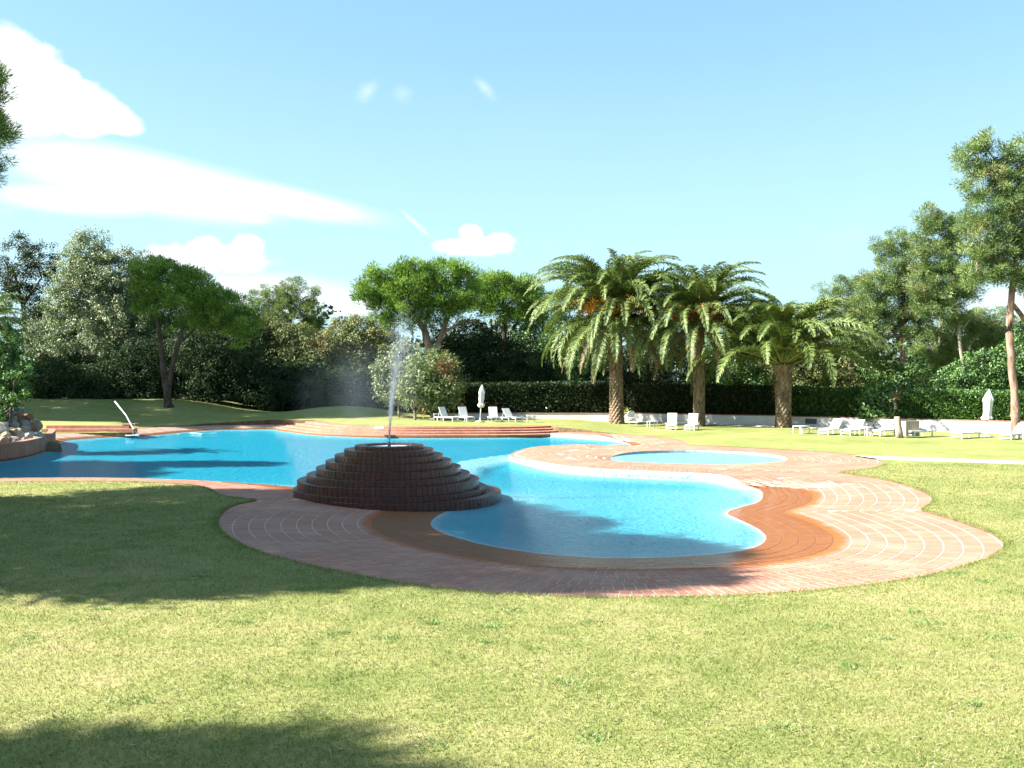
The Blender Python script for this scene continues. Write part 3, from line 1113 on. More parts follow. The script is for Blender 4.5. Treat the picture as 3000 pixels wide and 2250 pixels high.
def foliage(blobs, ncl, cr, nl, L, Wd, mode='broad', up=.0, shell=(.55, 1.02), needle=False, outw=.6):
    """blobs: (cx,cy,cz,rx,ry,rz). Leaves in clumps spread through the crown. Returns V, F, tint"""
    B = np.array(blobs, float)
    area = (B[:, 3] * B[:, 5] + B[:, 3] * B[:, 4])
    pick = rng.choice(len(B), ncl, p=area / area.sum())
    b = B[pick]
    u = unit(rng.normal(0, 1, (ncl, 3)))
    if mode == 'umbrella':
        fl = rng.random(ncl) < .62
        u[:, 2] = np.where(fl, np.abs(u[:, 2]), u[:, 2] * .7)
        u = unit(u)
    r = rng.uniform(shell[0], shell[1], ncl) ** .6
    # lumpy outline
    lump = np.array([noise.noise(Vector(tuple(q * 2.3 + p * .7))) for q, p in zip(u, b[:, :3])])
    r = r * (1 + .42 * lump)
    C = b[:, :3] + u * b[:, 3:6] * r[:, None]
    n = ncl * nl
    ci = np.repeat(np.arange(ncl), nl)
    w = unit(rng.normal(0, 1, (n, 3)))
    crs = (cr * rng.uniform(.6, 1.25, ncl))[ci]
    rr = rng.random(n) ** (.45)
    Pc = C[ci] + w * (crs * rr)[:, None] * np.array([[1, 1, .75]])
    out = unit(u)[ci]
    d = unit(w * (1.0 if needle else .5) + out * outw + np.array([[0, 0, up]]) + rng.normal(0, .35 if needle else .8, (n, 3)))
    nn = unit(out * .55 + w * .85 + np.array([[0, 0, .25]]) + rng.normal(0, .42, (n, 3)))
    if not needle:
        d = unit(d - nn * (d * nn).sum(1)[:, None] * .85)
    side = unit(np.cross(d, nn) + rng.normal(0, .15, (n, 3)))
    Ls = (L * rng.uniform(.65, 1.25, n))[:, None]
    Ws = (Wd * rng.uniform(.7, 1.2, n))[:, None]
    tint = np.clip(.5 + rng.normal(0, .17, ncl)[ci] + rng.normal(0, .14, n), 0, 1)
    if needle:
        V = np.stack([Pc - side * Ws / 2, Pc + side * Ws / 2, Pc + d * Ls], 1).reshape(-1, 3)
        Fc = np.arange(n * 3).reshape(-1, 3)
        return V, Fc, np.repeat(tint, 3)
    V = np.stack([Pc, Pc + d * Ls * .45 + side * Ws / 2, Pc + d * Ls, Pc + d * Ls * .45 - side * Ws / 2], 1).reshape(-1, 3)
    Fc = np.arange(n * 4).reshape(-1, 4)
    return V, Fc, np.repeat(tint, 4)


def ground_at(x, y):
    return float(.018 + mound(np.array([x]), np.array([y]))[0])


STYF = {'umbrella': 7.5, 'loose': 6.0, 'broad': 8.0, 'bush': 13.0, 'long': 11.0}
STY = {
    'umbrella': dict(cr=.44, nl=125, L=.17, Wd=.048, mode='umbrella', up=.6, shell=(.5, 1.0), needle=True, outw=.5),
    'loose': dict(cr=.34, nl=130, L=.15, Wd=.034, mode='all', up=.35, shell=(.25, 1.05), needle=True, outw=.4),
    'broad': dict(cr=.50, nl=84, L=.125, Wd=.075, mode='all', up=.1, shell=(.45, 1.03)),
    'bush': dict(cr=.34, nl=44, L=.15, Wd=.075, mode='all', up=.25, shell=(.5, 1.0)),
    'long': dict(cr=.40, nl=46, L=.22, Wd=.055, mode='all', up=.1, shell=(.45, 1.03)),
}
leafcount = 0


def tree(name, label, cat, D, blobs, stems, style, leaf, bark, density=1.0, group=None, crown='crown', stemname='trunk', nside=10, grow=1.22, **over):
    """blobs: (x, y, rx, ry [, dD]) in photograph pixels at distance D; stems: [(x, y, radius [, dD]), ...] lists"""
    global leafcount
    s = D / F
    blobs = [(b[0], b[1] + b[3] * .06, b[2] * grow, b[3] * grow) + tuple(b[4:]) for b in blobs]
    base = stems[0][0]
    bp = at(base[0], base[1], D + (base[3] if len(base) > 3 else 0))
    gz = ground_at(bp.x, bp.y)
    root = empty(name, (bp.x, bp.y, gz), 0, label, cat, group)
    off = Vector((bp.x, bp.y, gz))
    B = []
    for b in blobs:
        c = at(b[0], b[1], D + (b[4] if len(b) > 4 else 0))
        rx, rz = b[2] * s, b[3] * s
        B.append((c.x - off.x, c.y - off.y, c.z - off.z, rx, .5 * (rx + rz) * .9, rz))
    st = dict(STY[style]); st.update(over)
    area = sum(4 * b[3] * b[5] for b in B)
    ncl = max(8, int(area * density * STYF[style]))
    V, Fc, tn = foliage(B, ncl, **st)
    leafcount += len(Fc)
    keep = np.ones(len(V), bool)
    V[:, 2] = np.maximum(V[:, 2], .01)
    o = link(crown, npmesh(crown, V, Fc, M[leaf], False, {'tint': tn}), root)
    o['kind'] = 'stuff'
    first = True
    for i, st_ in enumerate(stems):
        P = []
        R_ = []
        for q in st_:
            p = at(q[0], q[1], D + (q[3] if len(q) > 3 else 0))
            P.append(p - off); R_.append(q[2])
        if i == 0:
            P[0].z = -.1
        # densify with wobble
        PP, RR = [], []
        for k in range(len(P) - 1):
            m = 4
            for j in range(m):
                t = j / m
                w = Vector((noise.noise(Vector((k + t, i * 3.1, base[0]))), noise.noise(Vector((k + t, i * 1.7 + 9, base[0]))), 0)) * R_[k] * .35
                PP.append(P[k].lerp(P[k + 1], t) + (w if (k or j) else Vector((0, 0, 0))))
                RR.append((R_[k] * (1 - t) + R_[k + 1] * t))
        PP.append(P[-1]); RR.append(R_[-1])
        if i == 0:
            RR[0] *= 1.35
        mb = MB()
        mb.tube(PP, RR, nside, True, .22, i + base[0] * .1)
        mb.build(stemname if i == 0 else 'branch', M[bark], root, True)
    # small limbs reaching into the crown lobes
    tip = at(*stems[0][-1][:2], D) - off
    mb = MB()
    for b in B:
        c = Vector(b[:3])
        src = [at(q[0], q[1], D) - off for st_ in stems for q in st_[1:]] or [tip]
        a = min(src, key=lambda p: (p - c).length)
        if (a - c).length < .6:
            continue
        midp = a.lerp(c, .5) + Vector((random.uniform(-.2, .2), random.uniform(-.2, .2), -.15 * (a - c).length * .5))
        r0 = min(.10, .02 + .018 * (a - c).length)
        mb.tube([a, midp, c], [r0, r0 * .7, r0 * .35], 6, False)
        for _ in range(3):
            e = c + Vector((random.uniform(-.7, .7) * b[3], random.uniform(-.7, .7) * b[4], random.uniform(-.2, .7) * b[5]))
            mb.tube([midp.lerp(c, .5), (midp + e) / 2 + Vector((0, 0, .1)), e], [r0 * .5, r0 * .35, r0 * .15], 5, False)
    if mb.v:
        o = mb.build('twigs', M[bark], root, True)
        o['kind'] = 'stuff'
    return root


FAR = 'trees beyond the pool'
# ---- left side, far bank
tree('oak_tree', 'dark open-crowned tree at the far left above the silvery tree, its leaves near black', 'tree', 62,
     [(25, 560, 50, 42), (85, 545, 32, 28), (55, 600, 50, 30), (5, 625, 45, 30), (100, 590, 20, 18), (110, 690, 50, 32, -1), (60, 665, 40, 30), (150, 700, 36, 24)],
     [[(60, 868, .22), (62, 760, .18), (50, 660, .14), (30, 590, .08)], [(50, 660, .10), (90, 600, .05)]], 'broad', 'oakdark', 'bark_dark', .62, None)
tree('olive_tree', 'tall silvery green tree with a peaked billowing crown, left of the twin-trunked pine', 'tree', 59,
     [(190, 548, 48, 42), (165, 590, 45, 36), (240, 590, 62, 48), (285, 620, 52, 55), (195, 640, 60, 45), (150, 655, 50, 35), (290, 690, 50, 60), (255, 690, 45, 50),
      (215, 700, 70, 65), (110, 735, 60, 42), (250, 760, 60, 60), (180, 770, 70, 45), (90, 780, 45, 35)],
     [[(240, 872, .25), (240, 780, .2), (225, 680, .16), (205, 590, .08)], [(225, 700, .12), (280, 640, .06)]], 'broad', 'silver', 'bark_dark', 1.0, None)
tree('stone_pine', 'twin-trunked stone pine at the left whose flat crown slopes down to the right', 'pine tree', 50,
     [(335, 582, 42, 24), (375, 600, 48, 26), (420, 615, 42, 24), (350, 630, 48, 30), (455, 645, 45, 26), (405, 660, 50, 32), (490, 668, 44, 28), (515, 695, 38, 30), (460, 700, 50, 32), (340, 670, 34, 30), (320, 620, 26, 40), (500, 720, 34, 26), (420, 705, 40, 22)],
     [[(364, 880, .24), (362, 842, .22), (352, 790, .15), (345, 730, .13), (337, 660, .08), (335, 600, .05)],
      [(362, 842, .17), (372, 790, .15), (385, 745, .12), (400, 690, .07)], [(385, 745, .09), (430, 700, .06), (470, 680, .03)], [(345, 730, .07), (370, 670, .04)]],
     'umbrella', 'needle', 'bark_dark', 1.0, None)  # dark bark colour stands in for shade on these trunks
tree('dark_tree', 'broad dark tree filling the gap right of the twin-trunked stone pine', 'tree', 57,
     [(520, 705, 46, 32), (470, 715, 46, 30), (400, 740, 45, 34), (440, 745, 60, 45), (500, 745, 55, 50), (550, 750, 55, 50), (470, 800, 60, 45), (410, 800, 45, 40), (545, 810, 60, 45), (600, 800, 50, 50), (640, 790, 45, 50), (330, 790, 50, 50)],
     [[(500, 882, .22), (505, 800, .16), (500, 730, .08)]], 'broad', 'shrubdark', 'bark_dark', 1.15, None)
tree('leafy_tree', 'mid green tree directly behind the sloping right half of the twin-trunked pine', 'tree', 60,
     [(390, 660, 44, 34), (450, 690, 50, 38), (510, 700, 46, 36), (560, 735, 40, 32), (400, 730, 50, 36), (470, 750, 50, 36), (340, 720, 36, 40)],
     [[(455, 880, .2), (458, 800, .15), (455, 710, .07)]], 'broad', 'green', 'bark_dark', 1.1, None)
tree('maritime_pine', 'small tufted pine peeping above the bushes between the two groups of umbrella pines', 'pine tree', 66,
     [(560, 650, 22, 26), (600, 635, 22, 22), (632, 622, 20, 26), (665, 640, 20, 22), (610, 670, 45, 30), (665, 675, 26, 24), (580, 690, 30, 20), (680, 700, 22, 12)],
     [[(625, 880, .2), (628, 760, .16), (628, 650, .07)]], 'loose', 'needle_grey', 'bark_pine', 1.7, None)
tree('brownish_tree', 'olive and rust coloured bushy tree in front of the small tufted pine', 'tree', 57,
     [(560, 700, 28, 24), (605, 720, 42, 28), (650, 735, 40, 30), (600, 770, 50, 40), (670, 780, 45, 45), (700, 760, 32, 36)],
     [[(560, 886, .10), (540, 840, .08), (590, 770, .05)], [(548, 860, .06), (575, 800, .04), (600, 760, .02)]], 'broad', 'olive', 'bark_pale', 1.0, None)
tree('leafy_tree', 'rounded grey green tree behind the water jet, left of the big stone pine', 'tree', 58,
     [(735, 715, 30, 26), (780, 720, 42, 34), (825, 715, 38, 30), (760, 770, 55, 45), (820, 770, 48, 45), (710, 800, 50, 45), (770, 830, 60, 40), (840, 825, 40, 35), (680, 840, 50, 30)],
     [[(770, 893, .2), (775, 820, .14), (785, 740, .07)]], 'broad', 'olive', 'bark_dark', 1.15, None)
# ---- the big umbrella pines
tree('stone_pine', 'biggest stone pine, with a wide dome crown above the water jet', 'pine tree', 52,
     [(905, 588, 50, 22), (850, 598, 48, 22), (960, 592, 52, 24), (808, 622, 34, 26), (1000, 615, 26, 28), (900, 622, 62, 28), (960, 640, 58, 30), (845, 640, 46, 26),
      (895, 660, 48, 24), (935, 672, 46, 24), (800, 648, 28, 20), (985, 665, 28, 24), (860, 690, 32, 18), (920, 695, 34, 18), (825, 668, 26, 18), (1010, 650, 22, 24)],
     [[(945, 890, .32), (940, 820, .27), (930, 760, .25), (918, 715, .2), (895, 680, .13), (870, 650, .06)], [(935, 775, .19), (955, 720, .15), (975, 670, .09), (985, 640, .05)],
      [(918, 715, .10), (925, 670, .07), (920, 630, .04)], [(955, 720, .09), (1000, 695, .07), (1030, 690, .05)]],
     'umbrella', 'needle', 'bark_red', 1.15, None)
tree('stone_pine', 'smaller stone pine with a dark straight trunk, right of the biggest one', 'pine tree', 56,
     [(1070, 612, 42, 22), (1110, 622, 34, 22), (1050, 640, 36, 24), (1100, 650, 42, 26), (1140, 650, 26, 26), (1035, 668, 24, 20), (1120, 680, 36, 24), (1075, 675, 34, 20), (1150, 685, 22, 22)],
     [[(1098, 900, .22), (1096, 800, .19), (1090, 730, .16), (1088, 670, .09), (1085, 630, .05)], [(1092, 740, .09), (1115, 700, .06), (1130, 670, .03)]],
     'umbrella', 'needle', 'bark_dark', 1.15, None)
tree('poplar_tree', 'thin light green treetop rising between the second stone pine and the first palm', 'tree', 68,
     [(1150, 615, 16, 18), (1162, 640, 20, 20), (1200, 650, 30, 20), (1225, 630, 20, 18), (1180, 680, 40, 24)], [[(1165, 890, .14), (1163, 700, .1), (1160, 630, .04)]], 'broad', 'green', 'bark_pale', .8)
tree('oleander_bush', 'big oleander bush with rust tinged leaves and thin forked stems, right of the water jet', 'bush', 47,
     [(935, 785, 36, 26), (900, 800, 30, 25), (965, 800, 28, 28), (930, 830, 52, 34), (975, 840, 26, 34), (895, 840, 26, 28), (935, 865, 40, 20)],
     [[(897, 903, .07), (895, 880, .06), (915, 830, .04)], [(899, 898, .05), (885, 870, .04), (895, 830, .03)], [(898, 895, .05), (912, 870, .04), (950, 820, .02)]],
     'long', 'oleander', 'bark_pale', 1.35, None, 'crown', 'stem', 7)
tree('pale_bush', 'pale green bush directly behind the foot of the water jet', 'bush', 48.5,
     [(840, 805, 30, 26), (865, 790, 28, 26), (850, 835, 36, 28), (875, 765, 24, 26)], [[(862, 900, .06), (860, 850, .05), (855, 800, .03)]], 'bush', 'silver', 'bark_pale', 1.2, None, 'crown', 'stem', 7)
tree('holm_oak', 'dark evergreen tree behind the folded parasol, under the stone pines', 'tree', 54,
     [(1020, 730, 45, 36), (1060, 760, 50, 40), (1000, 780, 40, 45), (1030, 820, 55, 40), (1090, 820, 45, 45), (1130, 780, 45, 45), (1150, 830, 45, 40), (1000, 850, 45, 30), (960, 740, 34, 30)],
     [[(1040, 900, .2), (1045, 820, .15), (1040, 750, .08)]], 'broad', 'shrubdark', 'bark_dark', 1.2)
tree('green_tree', 'mid green leafy tree behind the first palm at its left', 'tree', 56,
     [(1140, 735, 40, 32), (1180, 770, 42, 40), (1150, 800, 45, 35), (1220, 720, 42, 40), (1260, 760, 45, 45), (1215, 810, 50, 35), (1130, 760, 30, 30)],
     [[(1180, 900, .18), (1182, 820, .14), (1180, 750, .07)]], 'broad', 'green', 'bark_dark', 1.1)
tree('laurel_bush', 'small glossy pale leaved bush beside the white table, against the dark hedge', 'bush', 49.3,
     [(1180, 868, 24, 18), (1165, 885, 16, 14), (1195, 885, 18, 14)], [[(1180, 905, .04), (1180, 880, .03), (1182, 866, .02)]], 'bush', 'silver', 'bark_pale', 1.5, None, 'crown', 'stem', 6)
# ---- behind the palms
tree('leafy_tree', 'dark leafy tree between and behind the first and second palm', 'tree', 57,
     [(1330, 800, 60, 50), (1400, 780, 55, 55), (1450, 800, 55, 50), (1390, 850, 70, 30), (1300, 840, 50, 40), (1430, 730, 45, 40)], [[(1395, 905, .18), (1398, 820, .14), (1400, 750, .07)]], 'broad', 'oakdark', 'bark_dark', 1.1)
tree('leafy_tree', 'mid green tree behind the second and third palm', 'tree', 58,
     [(1570, 720, 50, 42), (1620, 700, 45, 40), (1560, 790, 55, 45), (1640, 770, 50, 45), (1600, 830, 65, 35), (1520, 800, 40, 50), (1680, 720, 40, 40), (1660, 830, 55, 35)], [[(1595, 905, .18), (1597, 820, .14), (1600, 740, .07)]],
     'broad', 'green', 'bark_dark', 1.1)
tree('leafy_tree', 'dark bushy tree behind the third palm at its right', 'tree', 56,
     [(1760, 730, 45, 45), (1800, 780, 50, 45), (1740, 800, 50, 45), (1850, 800, 50, 40), (1790, 835, 70, 30), (1700, 790, 40, 40), (1880, 820, 36, 30)], [[(1780, 905, .18), (1782, 820, .14), (1780, 750, .07)]], 'broad', 'olive', 'bark_dark', 1.1)
# ---- right hand pines
tree('maritime_pine', 'farthest sparse pine, just right of the third palm crown', 'pine tree', 64,
     [(1790, 632, 26, 20), (1825, 612, 18, 18), (1850, 640, 30, 26), (1800, 660, 30, 18), (1870, 610, 22, 22), (1860, 680, 40, 28), (1820, 700, 34, 24)],
     [[(1835, 890, .18), (1838, 780, .15), (1835, 660, .07)]], 'loose', 'needle_grey', 'bark_red', 1.5)
tree('maritime_pine', 'middle pine with a leaning brown trunk and clumped grey green tufts', 'pine tree', 50,
     [(1905, 530, 26, 18), (1945, 520, 24, 24), (1975, 545, 24, 24), (1930, 570, 36, 28), (1970, 600, 44, 34), (1900, 620, 44, 34), (1940, 650, 50, 34), (1880, 660, 40, 30), (1990, 660, 40, 32), (1910, 700, 44, 26), (1860, 690, 30, 26), (1850, 730, 36, 26), (1900, 740, 40, 22), (1975, 700, 34, 26)],
     [[(1957, 850, .17), (1952, 790, .15), (1945, 730, .14), (1955, 660, .10), (1950, 560, .05)], [(1946, 735, .07), (1915, 700, .05), (1890, 670, .03)], [(1950, 700, .06), (1985, 670, .03)]],
     'loose', 'needle_grey', 'bark_red', 1.6)
tree('maritime_pine', 'slender pine with a thin pale trunk left of the tallest pine', 'pine tree', 46,
     [(2010, 470, 20, 24), (2030, 500, 32, 32), (2070, 490, 36, 34), (2030, 550, 44, 38), (2080, 560, 44, 38), (2050, 610, 50, 36), (2000, 620, 36, 34), (2090, 620, 36, 28), (2020, 660, 40, 24), (2000, 560, 34, 30), (2060, 670, 30, 24), (1995, 510, 22, 24)],
     [[(2088, 862, .10), (2080, 790, .09), (2072, 720, .085), (2060, 640, .07), (2050, 520, .04)], [(2072, 720, .04), (2095, 690, .025)], [(2066, 680, .04), (2035, 650, .02)]],
     'loose', 'needle_grey', 'bark_pale', 1.6)
tree('maritime_pine', 'tallest pine at the right edge, with a reddish curved trunk', 'pine tree', 37,
     [(2085, 340, 22, 26), (2125, 310, 20, 26), (2160, 330, 30, 34), (2110, 380, 36, 34), (2170, 390, 44, 40), (2220, 330, 40, 44), (2140, 440, 50, 40), (2200, 450, 50, 44), (2120, 500, 46, 36), (2170, 530, 50, 38),
      (2230, 520, 44, 40), (2130, 560, 40, 30), (2180, 590, 44, 30), (2250, 400, 50, 50), (2240, 590, 50, 34), (2110, 600, 30, 22)],
     [[(2196, 935, .19), (2193, 880, .165), (2186, 800, .15), (2180, 720, .14), (2184, 650, .13), (2194, 570, .105), (2190, 480, .09), (2170, 360, .05)],
      [(2182, 650, .08), (2212, 690, .10, .4), (2232, 670, .09, .5)], [(2196, 560, .05), (2160, 535, .035), (2120, 528, .02)], [(2190, 500, .05), (2150, 470, .02)]],
     'loose', 'needle_grey', 'bark_red', 1.75)
tree('young_pine', 'short bushy pine behind the lit hedge, between the pine trunks', 'pine tree', 52,
     [(2010, 740, 30, 34), (2040, 720, 30, 30), (2000, 780, 40, 34), (2050, 780, 30, 30), (2150, 690, 40, 30), (2110, 700, 30, 24), (2190, 720, 34, 26), (2130, 730, 30, 24), (2080, 700, 30, 24), (2060, 740, 34, 30), (2140, 750, 40, 24)],
     [[(2025, 890, .10), (2028, 800, .09), (2032, 680, .06), (2030, 620, .04)]], 'loose', 'needle_grey', 'bark_pale', 1.4)
tree('green_bush', 'large soft green bush behind the lit hedge near the right edge', 'bush', 44,
     [(2090, 800, 36, 28), (2130, 790, 36, 28), (2170, 800, 34, 34), (2060, 820, 34, 28), (2120, 825, 50, 26), (2200, 760, 34, 40), (2220, 810, 34, 40)],
     [[(2120, 900, .09), (2122, 840, .07), (2125, 780, .04)]], 'bush', 'green', 'bark_dark', 1.0)
tree('round_bush', 'dark rounded bush above the wall, left of the lit hedge', 'bush', 42,
     [(1900, 855, 36, 26), (1950, 850, 40, 26), (1920, 885, 40, 20), (1970, 885, 36, 20), (1880, 890, 26, 18), (2000, 870, 24, 26)],
     [[(1930, 925, .06), (1932, 890, .05), (1930, 860, .03)]], 'bush', 'green', 'bark_dark', 1.2)
tree('yellow_shrub', 'light yellow green shrub behind the round bush, under the middle pine', 'bush', 50,
     [(1960, 815, 30, 26), (1920, 810, 28, 24), (2000, 820, 28, 24), (1890, 790, 24, 20), (1980, 790, 20, 18)], [[(1955, 900, .05), (1956, 850, .04), (1955, 810, .03)]], 'bush', 'bright', 'bark_pale', 1.1)

# ---- spiky plants on the bank at the right
def spiky(name, label, p, n, Ls, matk):
    root = empty(name, (p.x, p.y, p.z), 0, label, 'plant')
    mb = MB()
    V, T_ = [], []
    Fs = []
    for i in range(n):
        a = random.uniform(0, 2 * PI); e = random.uniform(.1, 1.35)
        d = Vector((math.cos(a) * math.cos(e), math.sin(a) * math.cos(e), math.sin(e)))
        s = d.cross(Vector((0, 0, 1))).normalized() * .03
        L_ = Ls * random.uniform(.7, 1.1)
        b = len(V)
        q = d * L_ + Vector((0, 0, -.2 * L_ * math.cos(e)))
        V += [tuple(-s), tuple(s), tuple(d * L_ * .5 + s), tuple(q), tuple(d * L_ * .5 - s)]
        Fs += [(b, b + 1, b + 2), (b, b + 2, b + 4), (b + 4, b + 2, b + 3)]
        T_ += [random.random()] * 5
    V = np.array(V) + np.array([0, 0, .35])
    o = link('leaves', npmesh('leaves', V, np.array(Fs), M[matk], False, {'tint': T_}), root)
    o['kind'] = 'stuff'
    mb.tube([(0, 0, -.1), (0, 0, .4)], [.09, .07], 8)
    mb.build('stem', M['bark_dark'], root)


spiky('yucca', 'dusty yucca with brownish leaves in front of the round dark bush', at(1935, 880, 40.5), 70, .55, 'deadfrond')
spiky('yucca', 'paler yucca growing at the left end of the lit hedge', at(2018, 872, 42), 80, .6, 'needle_grey')

# ---- hedges
def hedge(name, label, A, B, depth_, zt0, zt1, z0, leaf, n, L=.12, Wd=.075, rough=0.0):
    A, B = Vector(A), Vector(B)
    u = (B - A); Ln = u.length; u.normalize()
    nv = Vector((-u.y, u.x))
    if nv.y < 0: nv = -nv
    o = Vector((A.x, A.y, z0))
    root = empty(name, o, 0, label, 'hedge')
    s = rng.uniform(0, 1, n); top = rng.random(n) < .25
    zt = (zt0 + (zt1 - zt0) * s)
    h = (zt - z0) * (1 + rough * np.array([noise.noise(Vector((q * Ln * .33, 7.7, 0))) + .5 * noise.noise(Vector((q * Ln * 1.1, 1.7, 0))) for q in s]))
    bulge = np.array([noise.noise(Vector((q * Ln * .9, 0, 3.1))) for q in s])
    dep = np.where(top, rng.uniform(0, depth_, n), rng.uniform(-.08, .12, n) * (1 + 5 * rough) + (.10 + rough * .6) * bulge)
    zz = np.where(top, h + rng.uniform(-.08, .10, n) + .08 * bulge, rng.uniform(0, 1, n) * h)
    P = np.c_[u.x * s * Ln + nv.x * dep, u.y * s * Ln + nv.y * dep, zz]
    d = unit(np.c_[rng.normal(0, .6, n) - nv.x * .8 * ~top, rng.normal(0, .6, n) - nv.y * .8 * ~top, rng.normal(.25, .6, n)])
    sd_ = unit(np.cross(d, rng.normal(0, 1, (n, 3))))
    l = (L * rng.uniform(.7, 1.3, n))[:, None]; w = (Wd * rng.uniform(.7, 1.2, n))[:, None]
    V = np.stack([P, P + d * l * .45 + sd_ * w / 2, P + d * l, P + d * l * .45 - sd_ * w / 2], 1).reshape(-1, 3)
    ob = link('foliage', npmesh('foliage', V, np.arange(n * 4).reshape(-1, 4), M[leaf], False, {'tint': np.repeat(np.clip(rng.normal(.5, .22, n), 0, 1), 4)}), root)
    ob['kind'] = 'stuff'
    mb = MB()
    q = []
    for dd_, f in ((.16, 0), (depth_ - .05, 0)):
        q.append(nv * dd_)
    a0, a1 = q
    e = u * Ln
    v = [(a0.x, a0.y, 0), (a0.x + e.x, a0.y + e.y, 0), (a1.x + e.x, a1.y + e.y, 0), (a1.x, a1.y, 0)]
    v += [(a0.x, a0.y, (zt0 - z0) * (1 - rough * .8) - .14), (a0.x + e.x, a0.y + e.y, (zt1 - z0) * (1 - rough * .8) - .14), (a1.x + e.x, a1.y + e.y, (zt1 - z0) * (1 - rough * .8) - .14), (a1.x, a1.y, (zt0 - z0) * (1 - rough * .8) - .14)]
    mb.add(v, [(3, 2, 1, 0), (4, 5, 6, 7), (0, 1, 5, 4), (1, 2, 6, 5), (2, 3, 7, 6), (3, 0, 4, 7)])
    mb.build('shade_core', M['bark_dark'], root)  # solid dark box standing in for the shaded hedge inside, closes gaps
    return root


WA, WB = Vector((-4.4, 49.6)), Vector((20.9, 35.6))       # the low white wall runs from A to B


def wall_pt(x, off=0.0):
    """point of the wall line seen in photo column x"""
    k = (x - CX) / F
    d = WB - WA
    t = (k * WA.y - WA.x) / (d.x - k * d.y)
    p = WA + d * t
    nv = Vector((-d.y, d.x)).normalized()
    return p + nv * off


wd = (WB - WA).normalized()
# three straight runs, as the wall bends towards the viewer
WP = [Vector((-4.4, 48.6)), Vector((6.0, 47.9)), Vector((13.2, 44.2)), Vector((23.6, 36.6))]
wall = empty('garden_wall', (WP[0].x, WP[0].y, 0), 0, 'long low white rendered wall with a thin red coping behind the loungers', 'wall')
wo = Vector((WP[0].x, WP[0].y, 0))
for i in range(3):
    a, b = WP[i], WP[i + 1]
    d = (b - a).normalized(); nv = Vector((-d.y, d.x))
    mb = MB()
    za = .17 if i == 0 else (.15 if i == 1 else .15)
    h = .50
    z0 = -.2
    def quad(p, q, t0, t1, z0, z1, off0, off1, m_):
        p0, p1 = p + nv * off0, p + nv * off1
        q0, q1 = q + nv * off0, q + nv * off1
        vs = [(*p0, z0), (*q0, z0), (*q1, z0), (*p1, z0), (*p0, z1), (*q0, z1), (*q1, z1), (*p1, z1)]
        m_.add(vs, [(3, 2, 1, 0), (4, 5, 6, 7), (0, 1, 5, 4), (1, 2, 6, 5), (2, 3, 7, 6), (3, 0, 4, 7)])
    quad(a, b - d * .003, 0, 1, z0, h + (0, .02, 0)[i], 0, .2, mb)
    mb.build('wall_panel', M['wallpaint'], wall, False, wo)
    mb = MB()
    quad(a, b - d * .003, 0, 1, h + (0, .02, 0)[i] + .002, h + (0, .02, 0)[i] + .042, -.02, .22, mb)
    mb.build('coping', M['cap'], wall, False, wo)
vp = G(1752, 921, .15)
def on_wall(x, i):
    a, b = WP[i], WP[i + 1]
    k = (x - CX) / F
    d = b - a
    t = (k * a.y - a.x) / (d.x - k * d.y)
    return a + d * t, (b - a).normalized()
p, d = on_wall(1752, 2)
mb = MB()
nv = Vector((-d.y, d.x))
for j in range(5):
    c = p - nv * .012
    mb.box((c.x, c.y, .22 + j * .045), (.5, .02, .022), Matrix.Rotation(math.atan2(d.y, d.x), 3, 'Z'))
mb.box((p.x - nv.x * .002, p.y - nv.y * .002, .31), (.55, .01, .26), Matrix.Rotation(math.atan2(d.y, d.x), 3, 'Z'))
mb.build('vent', M['ventdark'], wall, False, wo)
# kerb path along the foot of the wall
mb = MB()
for i in range(3):
    a, b = WP[i], WP[i + 1]
    d = (b - a).normalized(); nv = Vector((-d.y, d.x))
    p0, p1, q0, q1 = a - nv * .75, a, b - nv * .75, b
    def zz(p): return ground_at(p.x, p.y) + .035
    mb.add([(*p0, zz(p0)), (*q0, zz(q0)), (*q1, zz(q0)), (*p1, zz(p0)), (*p0, -.05), (*q0, -.05)], [(0, 1, 2, 3), (4, 5, 1, 0)])
o = mb.build('wall_path', M['concrete'])
tag(o, 'narrow pale concrete strip along the foot of the low white wall', None, None, 'structure')

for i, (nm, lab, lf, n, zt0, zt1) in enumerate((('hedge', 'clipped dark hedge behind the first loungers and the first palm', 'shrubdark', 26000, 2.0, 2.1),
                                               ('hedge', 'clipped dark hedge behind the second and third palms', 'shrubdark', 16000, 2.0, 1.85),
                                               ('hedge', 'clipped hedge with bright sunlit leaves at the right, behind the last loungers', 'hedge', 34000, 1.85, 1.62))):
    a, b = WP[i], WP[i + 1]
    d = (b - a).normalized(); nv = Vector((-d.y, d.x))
    hedge(nm, lab, a + nv * .5 + d * .1, b + nv * .5 - d * .05, 1.3, zt0, zt1, .1, lf, n)
